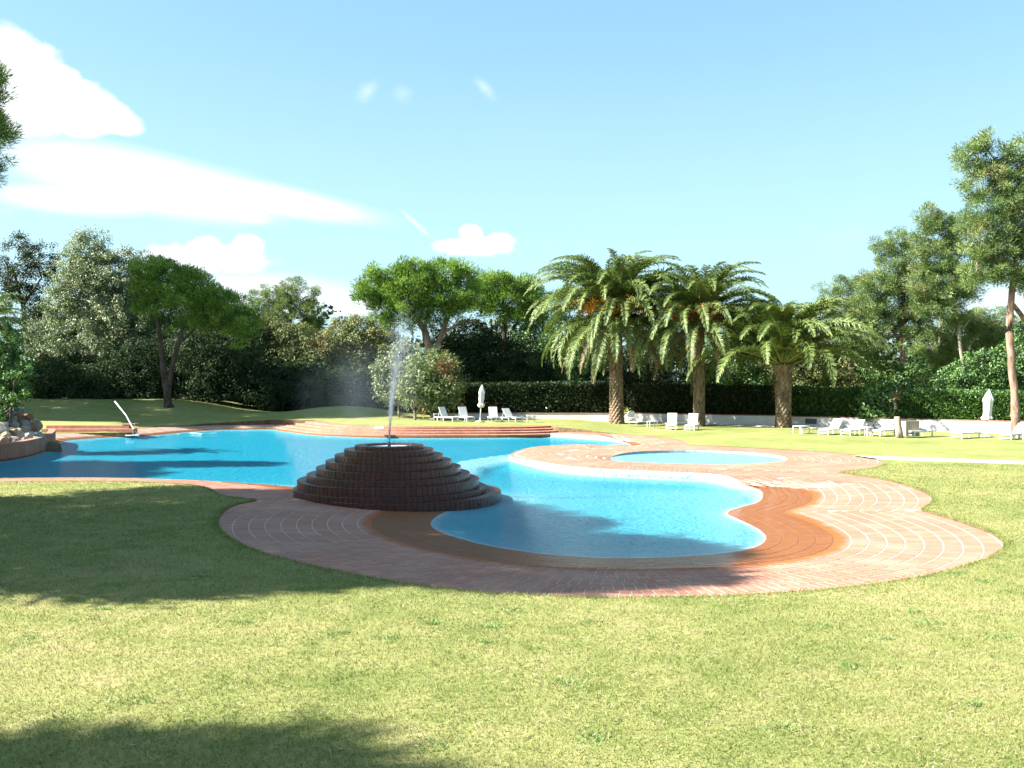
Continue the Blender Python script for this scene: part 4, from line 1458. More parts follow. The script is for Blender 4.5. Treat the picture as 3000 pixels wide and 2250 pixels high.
# hedge at the far left under the trees
a = at(40, 868, 55); b = at(640, 888, 55)
hedge('hedge', 'shade-coloured shrub hedge along the top of the grass bank at the left', (a.x - 6, 57.0), (-15.5, 56.5), 2.0, 3.7, 3.0, .9, 'shrubdark', 52000, .17, .11, .42)
for lab_, bl_ in (('low shade-coloured shrub mass beside the rockery, at the left foot of the silvery tree', [(70, 835, 40, 34), (120, 820, 45, 40), (160, 845, 40, 28), (95, 855, 40, 18)]),
                 ('low shade-coloured shrub mass under the silvery tree, left of the twin-trunked pine', [(210, 835, 45, 34), (260, 815, 45, 40), (305, 840, 40, 30), (240, 855, 60, 16), (320, 800, 34, 34), (300, 770, 40, 34), (345, 850, 30, 26)]),
                 ('shade-coloured shrubs just right of the twin-trunked pine', [(410, 850, 30, 26), (450, 835, 40, 40), (500, 850, 45, 36), (470, 790, 50, 40), (430, 760, 46, 36), (520, 770, 44, 36)]),
                 ('shade-coloured shrubs in the middle of the grass slope, below the olive coloured trees', [(560, 850, 45, 36), (610, 840, 45, 40), (660, 850, 45, 30), (710, 838, 45, 34)]),
                 ('shade-coloured shrubs left of the pale bush, behind the mist', [(760, 835, 40, 32), (800, 845, 40, 30), (835, 850, 30, 28)])):
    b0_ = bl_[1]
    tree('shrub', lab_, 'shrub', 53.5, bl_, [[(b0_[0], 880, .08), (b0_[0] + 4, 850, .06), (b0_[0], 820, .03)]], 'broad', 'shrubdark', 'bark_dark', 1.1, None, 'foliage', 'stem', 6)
hedge('hedge', 'shade-coloured shrub row behind the grass slope in the middle, beneath the olive trees', (-15.6, 54.6), (-4.6, 51.6), 2.0, 3.0, 2.3, .25, 'shrubdark', 34000, .16, .10, .42)
# distant wood closing the view
wv, wf, wtint = foliage([(x, 82 + random.uniform(-4, 4), 2.6, 5, 4, random.uniform(3.4, 5.0)) for x in range(-60, 64, 5)] + [(x, 76, 3.5, 4, 3, random.uniform(4.0, 6.0)) for x in (-34, -30, -25, -19, -15, -3, 1, 28, 33, 38, 44)], 3000, 1.0, 26, .5, .3, 'all', .1, (.3, 1.0))
far = link('far_woodland', npmesh('far_woodland', wv, wf, M['oakdark'], False, {'tint': wtint}))
tag(far, 'dark woodland seen between the garden trees', None, None, 'stuff')


# ------------------------------------------------------------------ palms
def frond_mesh(name, L, arch, droop, leaf, wid=.55, n=44, twist=0.0, seed=0):
    """leaf lies along +X, starts at the origin; arch bends it down"""
    r = np.random.default_rng(seed)
    m = 14
    pts = [np.array([0., 0., 0.])]
    ang = arch[0]
    for i in range(m):
        t = (i + 1) / m
        ang = arch[0] - (arch[0] + droop) * t ** 1.7
        pts.append(pts[-1] + np.array([math.cos(ang), .0, math.sin(ang)]) * L / m)
    pts = np.array(pts)
    mb = MB()
    mb.tube([tuple(p) for p in pts], [max(.045 * (1 - i / m), .006) for i in range(m + 1)], 5, True)
    V = [v for v in mb.v]; Fs = []
    for f in mb.f:
        if len(f) == 4:
            Fs += [(f[0], f[1], f[2]), (f[0], f[2], f[3])]
    T_ = [.95] * len(V)
    s = np.linspace(0, m, n)
    for k, q in enumerate(s):
        t = q / m
        if t < .10: continue
        i = min(int(q), m - 1); w = q - i
        p = pts[i] * (1 - w) + pts[i + 1] * w
        tan = pts[i + 1] - pts[i]; tan /= np.linalg.norm(tan)
        nrm = np.array([-tan[2], 0, tan[0]])
        ll = wid * (math.sin(PI * min(t * .86 + .14, 1)) ** .5) * (.55 + .45 * (1 - t)) * r.uniform(.85, 1.1)
        for sgn in (-1, 1):
            for rep in range(2):
                a = r.uniform(.7, 1.15)                        # forward angle
                up = r.uniform(.0, .75)
                d = tan * math.cos(a) + np.array([0, sgn, 0]) * math.sin(a) * math.cos(up) + nrm * math.sin(a) * math.sin(up)
                d = d + np.array([0, 0, -.12])
                d /= np.linalg.norm(d)
                b = len(V)
                hw = tan * .021
                pp = p + tan * rep * L / n * .5
                mid_ = pp + d * ll * .55
                tip = pp + d * ll * .8 + np.array([0, 0, -.22 * ll]) + tan * .08 * ll
                V += [tuple(pp - hw), tuple(pp + hw), tuple(mid_ + hw * .9), tuple(mid_ - hw * .9), tuple(tip)]
                Fs += [(b, b + 1, b + 2), (b, b + 2, b + 3), (b + 3, b + 2, b + 4)]
                tt = float(np.clip(r.normal(.5, .16), 0, 1))
                T_ += [tt] * 5
    return npmesh(name, np.array(V), np.array(Fs), M[leaf], False, {'tint': T_})


FR = {}
for key, (arch, droop, leaf) in {'up': ((1.42, 0), .15, 'frond'), 'high': ((1.22, 0), .45, 'frond'), 'mid': ((.90, 0), .85, 'frond'), 'low': ((.50, 0), 1.2, 'frond'), 'hang': ((.0, 0), 1.55, 'frond'), 'dead': ((-.6, 0), 1.5, 'deadfrond')}.items():
    FR[key] = [frond_mesh('frond', 1.0 * 4.0, arch, droop, leaf, .62, 46, 0, hash(key) % 97 + j) if False else frond_mesh('frond', 4.0, arch, droop, leaf, .72, 60, 0, len(key) * 13 + j * 7) for j in range(3)]


def palm(label, base, hcrown, r0, r1, scale, counts, fruit=None, nfruit=0, seed=1, lean=(0, 0)):
    R = random.Random(seed)
    gz = ground_at(base.x, base.y)
    root = empty('palm_tree', (base.x, base.y, gz), 0, label, 'palm tree')
    # trunk with leaf scars set in spirals
    nz, na = int(hcrown / .07), 26
    V, Fs = [], []
    for i in range(nz + 1):
        z = hcrown * i / nz
        t = z / hcrown
        r = r0 + (r1 - r0) * t + .10 * math.exp(-z / .25) * r0 * 2 + (.12 * sstep(t, .86, 1.0) if True else 0)
        for k in range(na):
            a = 2 * PI * k / na
            ph = (a * 13 / (2 * PI) + (i % 4) * .5) % 1.0
            bump = .045 * (1 if (k + (i // 2) % 2) % 2 == 0 else -.2) * (1 - .5 * ((i % 2))) + .02 * noise.noise(Vector((k, i * .7, seed)))
            rr = r + bump
            V.append((rr * math.cos(a) + lean[0] * t, rr * math.sin(a) + lean[1] * t, z - (.1 if i == 0 else 0)))
    for i in range(nz):
        for k in range(na):
            a, b = i * na + k, i * na + (k + 1) % na
            Fs.append((a, b, b + na, a + na))
    link('trunk', npmesh('trunk', np.array(V), np.array(Fs), M['palm_bark']), root)
    cz = hcrown
    for key, cnt in counts.items():
        for i in range(cnt):
            a = 2 * PI * (i + R.uniform(-.35, .35)) / cnt + seed
            zz = {'up': .35, 'high': .25, 'mid': .12, 'low': .0, 'hang': -.15, 'dead': -.3}[key] + R.uniform(-.1, .1)
            ro = .12 if key == 'up' else .25
            s = scale * {'up': .78, 'high': .92, 'mid': 1.0, 'low': 1.0, 'hang': .95, 'dead': .75}[key] * R.uniform(.85, 1.1)
            o = link('frond', R.choice(FR[key]), root, (ro * math.cos(a) + lean[0], ro * math.sin(a) + lean[1], cz + zz), (R.uniform(-.3, .3), R.uniform(-.16, .16), a))
            o.scale = (s / 4.0,) * 3
            if key == 'dead':
                o['label'] = 'withered brown frond'
    if fruit:
        for i in range(nfruit):
            a = 2 * PI * i / nfruit + R.uniform(-.2, .2)
            mb = MB()
            d = Vector((math.cos(a), math.sin(a), 0))
            st = d * .25 + Vector((0, 0, .2))
            en = d * R.uniform(1.0, 1.6) * scale / 4.4 + Vector((0, 0, R.uniform(.25, .75) * scale / 4.4))
            mb.tube([st, (st + en) / 2 + Vector((0, 0, .1)), en], [.03, .025, .02], 5)
            for k in range(46):
                e = en + Vector((R.gauss(0, .27), R.gauss(0, .27), R.uniform(-.55, .2)))
                mb.bar(en, e, .010)
                for q in range(3):
                    f = e + Vector((R.gauss(0, .05), R.gauss(0, .05), R.gauss(0, .07)))
                    mb.box(f, (.045, .045, .055), Matrix.Rotation(R.uniform(0, 3), 3, 'X'))
            mb.build('fruit_cluster', M[fruit], root, False, (-lean[0], -lean[1], -cz + .0))
    return root


b1 = at(1332, 913, 46.2); b2 = at(1510, 918, 44.6); b3 = at(1692, 924, 43.2)
palm('largest palm tree, full crown with bright orange fruit, leftmost of the three', b1, 5.6, .34, .29, 5.0, {'up': 10, 'high': 22, 'mid': 30, 'low': 32, 'hang': 26, 'dead': 12}, 'fruit', 15, 1, (-.05, 0))
palm('middle palm tree with dull red fruit and a slim straight trunk', b2, 5.3, .26, .24, 4.3, {'up': 9, 'high': 18, 'mid': 24, 'low': 24, 'hang': 18, 'dead': 10}, 'fruit_red', 11, 2)
palm('shortest palm tree with a thick trunk and no fruit, rightmost of the three', b3, 3.0, .33, .37, 5.2, {'up': 14, 'high': 26, 'mid': 26, 'low': 16, 'hang': 1, 'dead': 1}, None, 0, 3)


# ------------------------------------------------------------------ garden furniture
def lounger(label, p, rz, back=55, group='white loungers along the wall'):
    root = empty('sun_lounger', p, rz, label, 'sun lounger', group)
    # along +Y is the head end; foot end at y = 0
    L, Wd, Hs, piv = 1.95, .66, .33, 1.15
    mb = MB()
    for s in (-1, 1):
        mb.box((s * (Wd / 2 - .02), L / 2, Hs - .03), (.04, L, .055))
    for y in (.02, .65, piv, L - .02):
        mb.box((0, y, Hs - .03), (Wd - .085, .04, .04))
    mb.box((0, .03, .13), (Wd - .11, .03, .045))
    mb.build('frame', M['white'], root)
    for sx in (-1, 1):
        for y in (.04, 1.62):
            mb = MB()
            mb.box((sx * (Wd / 2 - .03), y, (Hs - .06) / 2), (.055, .055, Hs - .064))
            mb.build('leg', M['white'], root)
    mb = MB()
    mb.box((0, piv / 2, Hs + .014), (Wd - .04, piv - .02, .022))
    mb.build('seat', M['sling'], root)
    a = math.radians(back)
    bl = .78
    mb = MB()
    c = Vector((0, piv + math.cos(a) * bl / 2, Hs + .02 + math.sin(a) * bl / 2))
    mb.box(c, (Wd - .04, bl, .03), Matrix.Rotation(a, 3, 'X'))
    o = mb.build('backrest', M['sling'], root)
    mb = MB()
    for s in (-1, 1):
        mb.bar((s * .25, piv + math.cos(a) * bl * .7, Hs + math.sin(a) * bl * .7), (s * .25, min(piv + math.cos(a) * bl * .7 + .22, L), Hs - .02), .022)
    mb.build('backrest_strut', M['white'], root)
    root.scale = (.69,) * 3
    return root


def table(label, p, rz, w=.5, h=.44):
    root = empty('side_table', p, rz, label, 'side table', 'white side tables by the loungers')
    mb = MB()
    mb.box((0, 0, h - .015), (w, w, .03))
    mb.build('table_top', M['white'], root)
    for sx in (-1, 1):
        for sy in (-1, 1):
            mb = MB()
            mb.box((sx * (w / 2 - .03), sy * (w / 2 - .03), (h - .034) / 2), (.045, .045, h - .034))
            mb.build('leg', M['white'], root)
    root.scale = (.80,) * 3
    return root


def gp_(x, y):
    p = G(x, y, .15)
    z = ground_at(p.x, p.y)
    p = G(x, y, z)
    return Vector((p.x, p.y, ground_at(p.x, p.y)))


R_ = math.radians
lounger('white lounger beside the leftmost side table, first of the left group', gp_(985, 911), R_(48), 62)
lounger('white lounger just left of the left parasol, second of the left group', gp_(1017, 911), R_(28), 62)
lounger('white lounger just right of the left parasol', gp_(1071, 912), R_(10), 64)
lounger('white lounger at the right end of the left group, beside a small table', gp_(1122, 912), R_(38), 50)
table('white table at the left end of the lounger row, under the oleander', gp_(945, 908), R_(10))
table('white table right of the fourth lounger, before the pale leaved bush', gp_(1147, 912), R_(8))
table('white table with a small white cup on it, right of the first palm', gp_(1409, 926), R_(12))
cup = MB()
cup.lathe([(.03, 0), (.045, .09), (.05, .12), (.03, .15), (.012, .17)], 12)
cp = gp_(1409, 926)
o = cup.build('sugar_pot', M['white'], None, True)
o.location = cp + Vector((0.02, 0, .354)); o.scale = (.8,) * 3
tag(o, 'small white lidded pot standing on the table right of the first palm', 'pot')
lounger('grey white lounger in palm shade, left of the pair before the second palm', gp_(1449, 929), R_(-14), 66)
lounger('grey white lounger in palm shade, right of the pair, touching the second palm trunk', gp_(1489, 930), R_(-22), 66)
table('white table right of the third palm trunk, left end of the right group', gp_(1731, 938), R_(20), .62)
lounger('white lounger nearest the third palm, first of the right group', gp_(1778, 940), R_(-50), 46)
lounger('white lounger overlapping the first one of the right group', gp_(1826, 941), R_(-50), 44)
table('white table between the second and third loungers of the right group', gp_(1871, 941), R_(35))
lounger('white lounger left of the cut tree stump', gp_(1890, 942), R_(-52), 46)
lounger('white lounger right of the slatted planter box', gp_(1965, 944), R_(-60), 44)
lounger('white lounger left of the right parasol, backrest half raised', gp_(2066, 948), R_(-60), 40)
lounger('white lounger at the right edge beside the tall pine trunk', gp_(2172, 951), R_(-60), 42)
table('white table at the far right edge of the lawn', gp_(2206, 951), R_(30))

# round-back chair near the first palm
cpz = gp_(1366, 918)
root = empty('garden_chair', cpz, R_(5), 'round-backed metal chair standing against the wall right of the first palm', 'chair')
root.scale = (.75,) * 3
mb = MB(); mb.lathe([(.24, .43), (.25, .455), (.22, .47)], 16); mb.build('seat', M['greyplastic'], root, True)
for sx in (-1, 1):
    for sy in (-1, 1):
        mb = MB(); mb.tube([(sx * .24, sy * .2, 0), (sx * .21, sy * .17, .43)], .016, 6); mb.build('leg', M['metal'], root)
mb = MB()
arcp = [(-.25, .2, .43), (-.26, .22, .65)] + [(-.26 * math.cos(a), .24, .65 + .26 * math.sin(a)) for a in np.linspace(.1, PI - .1, 9)] + [(.26, .22, .65), (.25, .2, .43)]
mb.tube(arcp, .016, 6); mb.build('back_frame', M['metal'], root, True)
mb = MB()
vs = [(-.21 * math.cos(a), .25, .68 + .21 * math.sin(a)) for a in np.linspace(0, PI, 10)]
vs2 = [(x, y - .02, z) for x, y, z in vs]
k = len(vs)
mb.add(vs + vs2, [tuple(range(k)), tuple(range(2 * k - 1, k - 1, -1))] + [(i, i + k, (i + 1) % k + k, (i + 1) % k) for i in range(k)])
mb.build('backrest', M['greyplastic'], root)


def parasol(label, p, lean, hh, rad, prof):
    root = empty('parasol', p, 0, label, 'parasol', 'folded white parasols')
    mb = MB(); mb.tube([(0, 0, 0), (lean * .5, 0, hh * .5), (lean, 0, hh)], .026, 8); mb.build('pole', M['white'], root, True)
    mb = MB()
    n = 28
    b0 = 0
    for r, z in prof:
        for k in range(n):
            a = 2 * PI * k / n
            rr = r * rad * (1 + .16 * math.cos(7 * a) + .08 * noise.noise(Vector((k, z * 3, p.x))))
            mb.v.append((rr * math.cos(a) + lean * z / hh, rr * math.sin(a), z))
    for i in range(len(prof) - 1):
        for k in range(n):
            a, b = i * n + k, i * n + (k + 1) % n
            mb.f.append((a, b, b + n, a + n))
    mb.build('canopy', M['canvas'], root, True)
    mb = MB(); mb.lathe([(.24, 0), (.24, .05), (.05, .07), (.04, .2)], 20); mb.build('base', M['concrete'], root, True)
    mb = MB(); mb.lathe([(.03, 0), (.035, .03), (.0, .07)], 10, (lean, 0, hh)); mb.build('finial', M['white'], root, True)


parasol('folded white parasol among the left loungers', gp_(1037, 912), .10, 1.78, 1.0,
        [(.09, .72), (.15, .78), (.17, .86), (.12, .93), (.10, 1.0), (.13, 1.15), (.12, 1.35), (.15, 1.45), (.10, 1.62), (.06, 1.75), (.02, 1.79)])
parasol('folded white parasol among the right loungers, near the tall pine', gp_(2130, 944), .12, 1.84, 1.0,
        [(.18, .70), (.20, .76), (.14, .84), (.14, 1.0), (.15, 1.2), (.16, 1.38), (.19, 1.48), (.12, 1.64), (.06, 1.78), (.02, 1.85)])

# stump and planter box
sp = gp_(1941, 945)
root = empty('tree_stump', sp, 0, 'sawn grey brown tree stump between two loungers of the right group', 'tree stump')
mb = MB(); mb.tube([(0.05, 0, -.05), (.02, 0, .25), (-.03, 0, .55), (-.06, 0, .82)], [.15, .14, .12, .115], 12, True, .25, 3); mb.build('trunk', M['bark_pale'], root, True)
bp = gp_(1964, 943)
root = empty('planter_box', bp, R_(8), 'slatted pale wooden box right of the tree stump', 'box')
mb = MB(); mb.box((0, 0, .32), (.54, .44, .56)); mb.build('liner', M['wood'], root)
for k in range(7):
    mb = MB(); mb.box((-.26 + k * .0867, -.235, .33), (.07, .02, .62)); mb.build('slat', M['wood'], root)

# path to the right
a0, a1 = G(1843, 983.5, .04), G(2600, 1009, .04)
b0, b1_ = G(1895, 990.5, .04), G(2600, 1016, .04)
mb = MB()
mb.add([a0, a1, b1_, b0, a0 - Vector((0, 0, .1)), a1 - Vector((0, 0, .1)), b1_ - Vector((0, 0, .1)), b0 - Vector((0, 0, .1))], [(3, 2, 1, 0), (0, 1, 5, 4), (2, 3, 7, 6)])
o = mb.build('garden_path', M['white'])
o.data.materials[0] = M['concrete']
tag(o, 'straight pale concrete path crossing the right lawn', None, None, 'structure')

# cleaning pole with net, hose ring, skimmer lid
root_p = G(290, 930, .05)
pol = empty('pool_net', G(300, 941, ZW), 0, 'long white pool cleaning pole leaning out of the water at the left', 'pool net')
po = G(300, 941, ZW)
e1 = at(248, 867, po.y + 1.0)
mb = MB()
P = [po + Vector((0, 0, -.03))]
mid = at(288, 926, po.y + .3)
mb.tube([tuple(po + Vector((0, 0, -.03))), tuple(mid), tuple(at(270, 897, po.y + .6) + Vector((.05, 0, 0))), tuple(e1)], [.030, .03, .028, .026], 8)
mb.build('pole', M['white'], pol, True, po)
mb = MB()
ringp = [(.28 * math.cos(a), .22 * math.sin(a), .01) for a in np.linspace(0, 2 * PI, 17)]
mb.tube(ringp, .018, 6)
o = mb.build('net_frame', M['white'], pol, True)
o.location = (-.15, -.3, .02)
hose = MB()
hp = [G(x, y, ZW + .01) for x, y in ((385, 939), (392, 936.5), (410, 935.6), (430, 936.6), (436, 937.8), (450, 936.3), (468, 935.8))]
hs = catmull([(p.x, p.y) for p in hp], 6, False)
hose.tube([(x, y, ZW + .008) for x, y in hs], .018, 6)
o = hose.build('floating_hose', M['white'], None, True)
tag(o, 'white hose floating in a loop near the far left pool edge', 'hose')
lid = MB()
lp = G(820, 926, .22)
lid.box((0, 0, .03), (.42, .3, .06)); lid.box((0, 0, .075), (.36, .24, .03))
o = lid.build('skimmer_box', M['white'])
o.location = (lp.x, lp.y, .214)
tag(o, 'small white box lying on the top brick step', 'box')

# ------------------------------------------------------------------ rockery at the left edge
rk_o = G(40, 980)
rk = empty('rockery', (rk_o.x, rk_o.y, 0), 0, 'rockery of tan and grey boulders on a curved brick base at the left edge', 'rockery')
wallpts = catmull(pxl([(118, 951), (119, 956), (108, 966), (85, 976), (50, 985), (0, 993), (-150, 1003), (-260, 1008)], ZW), 8, False)
mb = MB()
n = len(wallpts)
cxy = wallpts.mean(0) + np.array([-2.0, 5.0])
inner = wallpts + (cxy - wallpts) / np.linalg.norm(cxy - wallpts, axis=1)[:, None] * .35
vs = [(p[0], p[1], -.4) for p in wallpts] + [(p[0], p[1], .33) for p in wallpts] + [(p[0], p[1], .33) for p in inner] + [(p[0], p[1], -.4) for p in inner]
fs = []
for i in range(n - 1):
    for r in range(3):
        fs.append((i + r * n, i + 1 + r * n, i + 1 + (r + 1) * n, i + (r + 1) * n))
mb.add(vs, fs)
mb.build('core', M['darkmortar'], rk, False, (rk_o.x, rk_o.y, 0))
s = resample(wallpts, .125, False)
tq = np.gradient(s, axis=0); ra = np.arctan2(tq[:, 1], tq[:, 0])
nr = np.c_[-np.sin(ra), np.cos(ra)]
if ((s + nr - cxy) ** 2).sum() > ((s - nr - cxy) ** 2).sum(): nr = -nr
v1, f1 = brick_box(.118, .24, .5, .006)
P = np.c_[s + nr * .105, np.full(len(s), .345)] - np.array([rk_o.x, rk_o.y, 0])
for k_, (q, a) in enumerate(zip(P, ra)):
    pass
bme2 = bpy.data.meshes.new('brick'); bme2.from_pydata([tuple(p) for p in v1], [], f1); bme2.materials.append(M['stepbrick'])
for q, a in list(zip(P, ra))[:70]:
    link('brick', bme2, rk, tuple(q), (0, 0, a + random.uniform(-.02, .02)))
if len(P) > 70:
    merge_boxes('brickwork', v1, f1, P[70:], ra[70:], M['stepbrick'], rk)


def rock_mesh(seed, m):
    r = random.Random(seed)
    import bmesh
    bm = bmesh.new()
    bmesh.ops.create_icosphere(bm, subdivisions=2, radius=1)
    o = Vector((seed * 3.7, seed, 0))
    for v in bm.verts:
        d = v.co.normalized()
        k = 1 + .35 * noise.noise(d * 1.1 + o) + .14 * noise.noise(d * 3 + o)
        v.co = d * k
        for ax in (Vector((.9, .3, .3)), Vector((-.5, .8, .2)), Vector((.1, -.9, .4)), Vector((0, .2, 1)), Vector((-.8, -.5, -.1))):
            ax = (ax + Vector((r.random() * .3, seed % 3 * .1, 0))).normalized()
            e = v.co.dot(ax) - .72
            if e > 0: v.co -= ax * e * .85
    me = bpy.data.meshes.new('rock')
    bm.to_mesh(me); bm.free()
    me.materials.append(m)
    return me


rms = [rock_mesh(i, ROCKS[i % 4]) for i in range(12)]
placed = []
for row in range(8):
    y = 958 - row * 13.0
    x1 = 96 - row * 8 - (8 if row > 5 else 0)
    x = -120 + (row % 2) * 12
    while x < x1 + 4:
        sz = random.uniform(13, 23) * (1 - row * .03)
        D = 29.6 + row * .42 - (40 - x) * .018
        p = at(x, y + random.uniform(-4, 4) + max(0, (40 - x) * .12), D)
        o = link('rock', random.choice(rms), rk, (p.x - rk_o.x, p.y - rk_o.y, p.z), (random.uniform(0, 6), random.uniform(0, 6), random.uniform(0, 6)))
        k = sz * D / F
        o.scale = (k * random.uniform(.9, 1.25), k * random.uniform(.8, 1.1), k * random.uniform(.7, .95))
        x += sz * 1.35
mb = MB()     # earth and stone behind the boulders
for row in range(6):
    D = 31.4 + row * .45
    p = at(-20 - row * 6, 955 - row * 15, D)
    mb.lathe([(2.3 - row * .28, -.4), (2.2 - row * .28, 0), (1.2 - row * .12, .28)], 20, (p.x - rk_o.x, p.y - rk_o.y, max(p.z - .1, 0)), True, .08, 5)
mb.build('earth', M['dirt'], rk, True)

tree('fern_bush', 'bright green bush on top of the rockery at the left edge', 'bush', 31,
     [(-10, 760, 40, 50), (20, 740, 26, 34), (5, 810, 40, 45), (30, 800, 24, 40), (-30, 850, 50, 30), (20, 850, 26, 26)], [[(0, 905, .06), (5, 840, .05), (8, 780, .03)]], 'bush', 'bright', 'bark_dark', 1.7, None, 'foliage', 'stem', 6, cr=.22, L=.10, Wd=.05)
tree('creeper', 'dark green shrub spilling over the boulders of the rockery', 'bush', 30.4,
     [(30, 835, 26, 34), (45, 860, 18, 20), (0, 890, 26, 14), (55, 800, 14, 30), (10, 925, 10, 9), (48, 945, 9, 8), (-5, 905, 14, 10)], [[(20, 905, .03), (25, 880, .03), (30, 840, .02)]], 'bush', 'green', 'bark_dark', 1.6, None, 'foliage', 'stem', 6, cr=.18, L=.10, Wd=.04)
# feathery fronds hanging at the left edge
lp_ = at(-40, 900, 31.5)
root = empty('palm_tree', (lp_.x, lp_.y, .0), 0, 'feathery palm half out of the frame above the rockery at the left edge', 'palm tree')
mb = MB(); cz = at(-40, 700, 31.5).z
mb.tube([(0, 0, 0), (.1, 0, cz / 2), (.05, 0, cz)], [.22, .19, .2], 12, True, .15); mb.build('trunk', M['palm_bark'], root, True)
for key, cnt in {'high': 7, 'mid': 10, 'low': 12, 'hang': 9}.items():
    for i in range(cnt):
        a = 2 * PI * (i + random.uniform(-.3, .3)) / cnt
        o = link('frond', random.choice(FR[key]), root, (.1 * math.cos(a), .1 * math.sin(a), cz), (random.uniform(-.3, .3), random.uniform(-.1, .1), a))
        o.scale = (random.uniform(.42, .56),) * 3
# red flowered bush and pale flowers in the far shade
tree('flowering_bush', 'small bush with red flowers at the foot of the twin-trunked pine', 'bush', 53,
     [(405, 872, 14, 9), (392, 868, 8, 6)], [[(404, 884, .03), (404, 872, .02)]], 'bush', 'deadfrond', 'bark_dark', 1.6, None, 'foliage', 'stem', 6)

# ------------------------------------------------------------------ pines just outside the left edge; they shade lawn, deck and fountain
def shade_pine(label, base, crowns, ncl, leaf='needle', style='umbrella', h0=5, **over):
    root = empty('stone_pine', (base[0], base[1], 0), 0, label, 'pine tree')
    B = [(c[0] - base[0], c[1] - base[1], c[2], c[3], c[4], c[5]) for c in crowns]
    st = dict(STY[style])
    st.update(cr=.5, nl=70, L=.24, Wd=.07); st.update(over)
    V, Fc, tn = foliage(B, ncl, **st)
    o = link('crown', npmesh('crown', V, Fc, M[leaf], False, {'tint': tn}), root); o['kind'] = 'stuff'
    mb = MB(); mb.tube([(0, 0, -.1), (.1, .1, h0 / 2), (0, 0, h0)], [.32, .26, .2], 12, True, .2); mb.build('trunk', M['bark_pine'], root, True)
    for b in B:
        mb = MB(); m_ = Vector((b[0] * .5, b[1] * .5, (h0 + b[2]) / 2 - .3)); mb.tube([(0, 0, h0 - .6), m_, b[:3]], [.13, .09, .04], 7)
        mb.build('branch', M['bark_pine'], root, True)
    global leafcount
    leafcount += len(Fc)


k37 = 1 / math.tan(SUN_EL)


def up_from(x, y, z):
    """place at height z whose shadow falls on ground point (x, y)"""
    return (x + TO_SUN.x * z * k37, y + TO_SUN.y * z * k37, z)


def crown_over(x, y, z, rx, ry, rz):
    p = up_from(x, y, z)
    return (p[0], p[1], z, rx, ry, rz)


# big shadow over lawn, deck, fountain and front basin
c1 = [crown_over(-3.2, 11.3, 7.6, 2.2, 1.9, 1.0), crown_over(-.4, 11.5, 8.6, 2.0, 2.1, .9), crown_over(-1.6, 14.4, 8.8, 2.1, 1.8, .9), crown_over(.7, 12.6, 9.6, 1.6, 1.5, .8), crown_over(-4.9, 13.6, 7.4, 1.9, 2.2, 1.0),
      crown_over(-2.9, 17.3, 9.3, 1.8, 1.5, .9), crown_over(-1.2, 16.6, 9.3, 1.2, 1.0, .7), crown_over(1.3, 10.7, 9.6, .8, .6, .5)]
shade_pine('stone pine outside the left edge whose shade covers the fountain', (-14.5, 12.5), c1, 1500, h0=6.0)
c2 = [crown_over(-7.3, 12.2, 5.6, 2.0, 2.2, 1.2), crown_over(-7.6, 16.2, 6.4, 2.2, 2.0, 1.2), crown_over(-6.0, 10.9, 5.0, 1.8, 1.3, 1.0), crown_over(-5.6, 17.8, 7.0, 1.5, 1.2, .8), crown_over(-10.5, 14.5, 5.8, 2.2, 2.5, 1.2), crown_over(-4.6, 10.0, 5.6, 1.6, .8, .8)]
shade_pine('stone pine outside the left edge behind the one shading the fountain', (-17.5, 14.5), c2, 900, h0=4.0)
# its lowest bough is what shows at the left edge of the picture
c3 = [(-8.75, 14.0, 6.85, .75, .8, .6), (-8.6, 14.0, 6.1, .75, .8, .5), (-9.3, 14.2, 6.4, 1.0, .9, .8), (-8.62, 14.0, 5.45, .5, .6, .35)]
shade_pine('dark pine bough reaching in at the upper left edge', (-13.2, 14.3), c3, 900, h0=5.2, cr=.16, nl=80, L=.11, Wd=.012, shell=(.6, 1.0))
# soft shade at the bottom edge
c4 = [crown_over(-2.2, 4.9, 9.0, 1.0, .45, .45), crown_over(-1.3, 4.5, 10.0, .8, .4, .4), crown_over(-3.6, 4.9, 8.5, .7, .3, .4), crown_over(-2.4, 3.7, 8.5, 1.2, .4, .5)]
shade_pine('pine standing left of the viewer whose shade touches the near lawn', (-14.5, 2.6), c4, 190, h0=6.5)
# shade on the main basin far left
c5 = [crown_over(-14.0, 26.2, 7.0, 2.8, 2.0, .9), crown_over(-10.2, 27.4, 8.0, 2.4, .8, .6), crown_over(-12.8, 24.2, 6.5, 2.4, 1.3, .9), crown_over(-17, 25.5, 6, 2.5, 2.6, 1.0)]
shade_pine('stone pine left of the rockery shading the far part of the pool', (-23.5, 25.0), c5, 1000, h0=5.0)
c6 = [crown_over(-19, 49, 10, 3.6, 3.2, 2.0), crown_over(-14, 49, 13.5, 3.2, 3.2, 2.0), crown_over(-18, 45.5, 9.5, 3.2, 1.6, 1.4), crown_over(-24, 50, 6.5, 3.6, 4, 2), crown_over(-9.5, 50.5, 17, 3.2, 3.2, 1.6), crown_over(-22, 46, 7, 3, 1.6, 1.6)]
shade_pine('tall stone pine outside the left edge shading the far grass bank', (-36, 49), c6, 3200, h0=8.0)
print('leaves', leafcount)

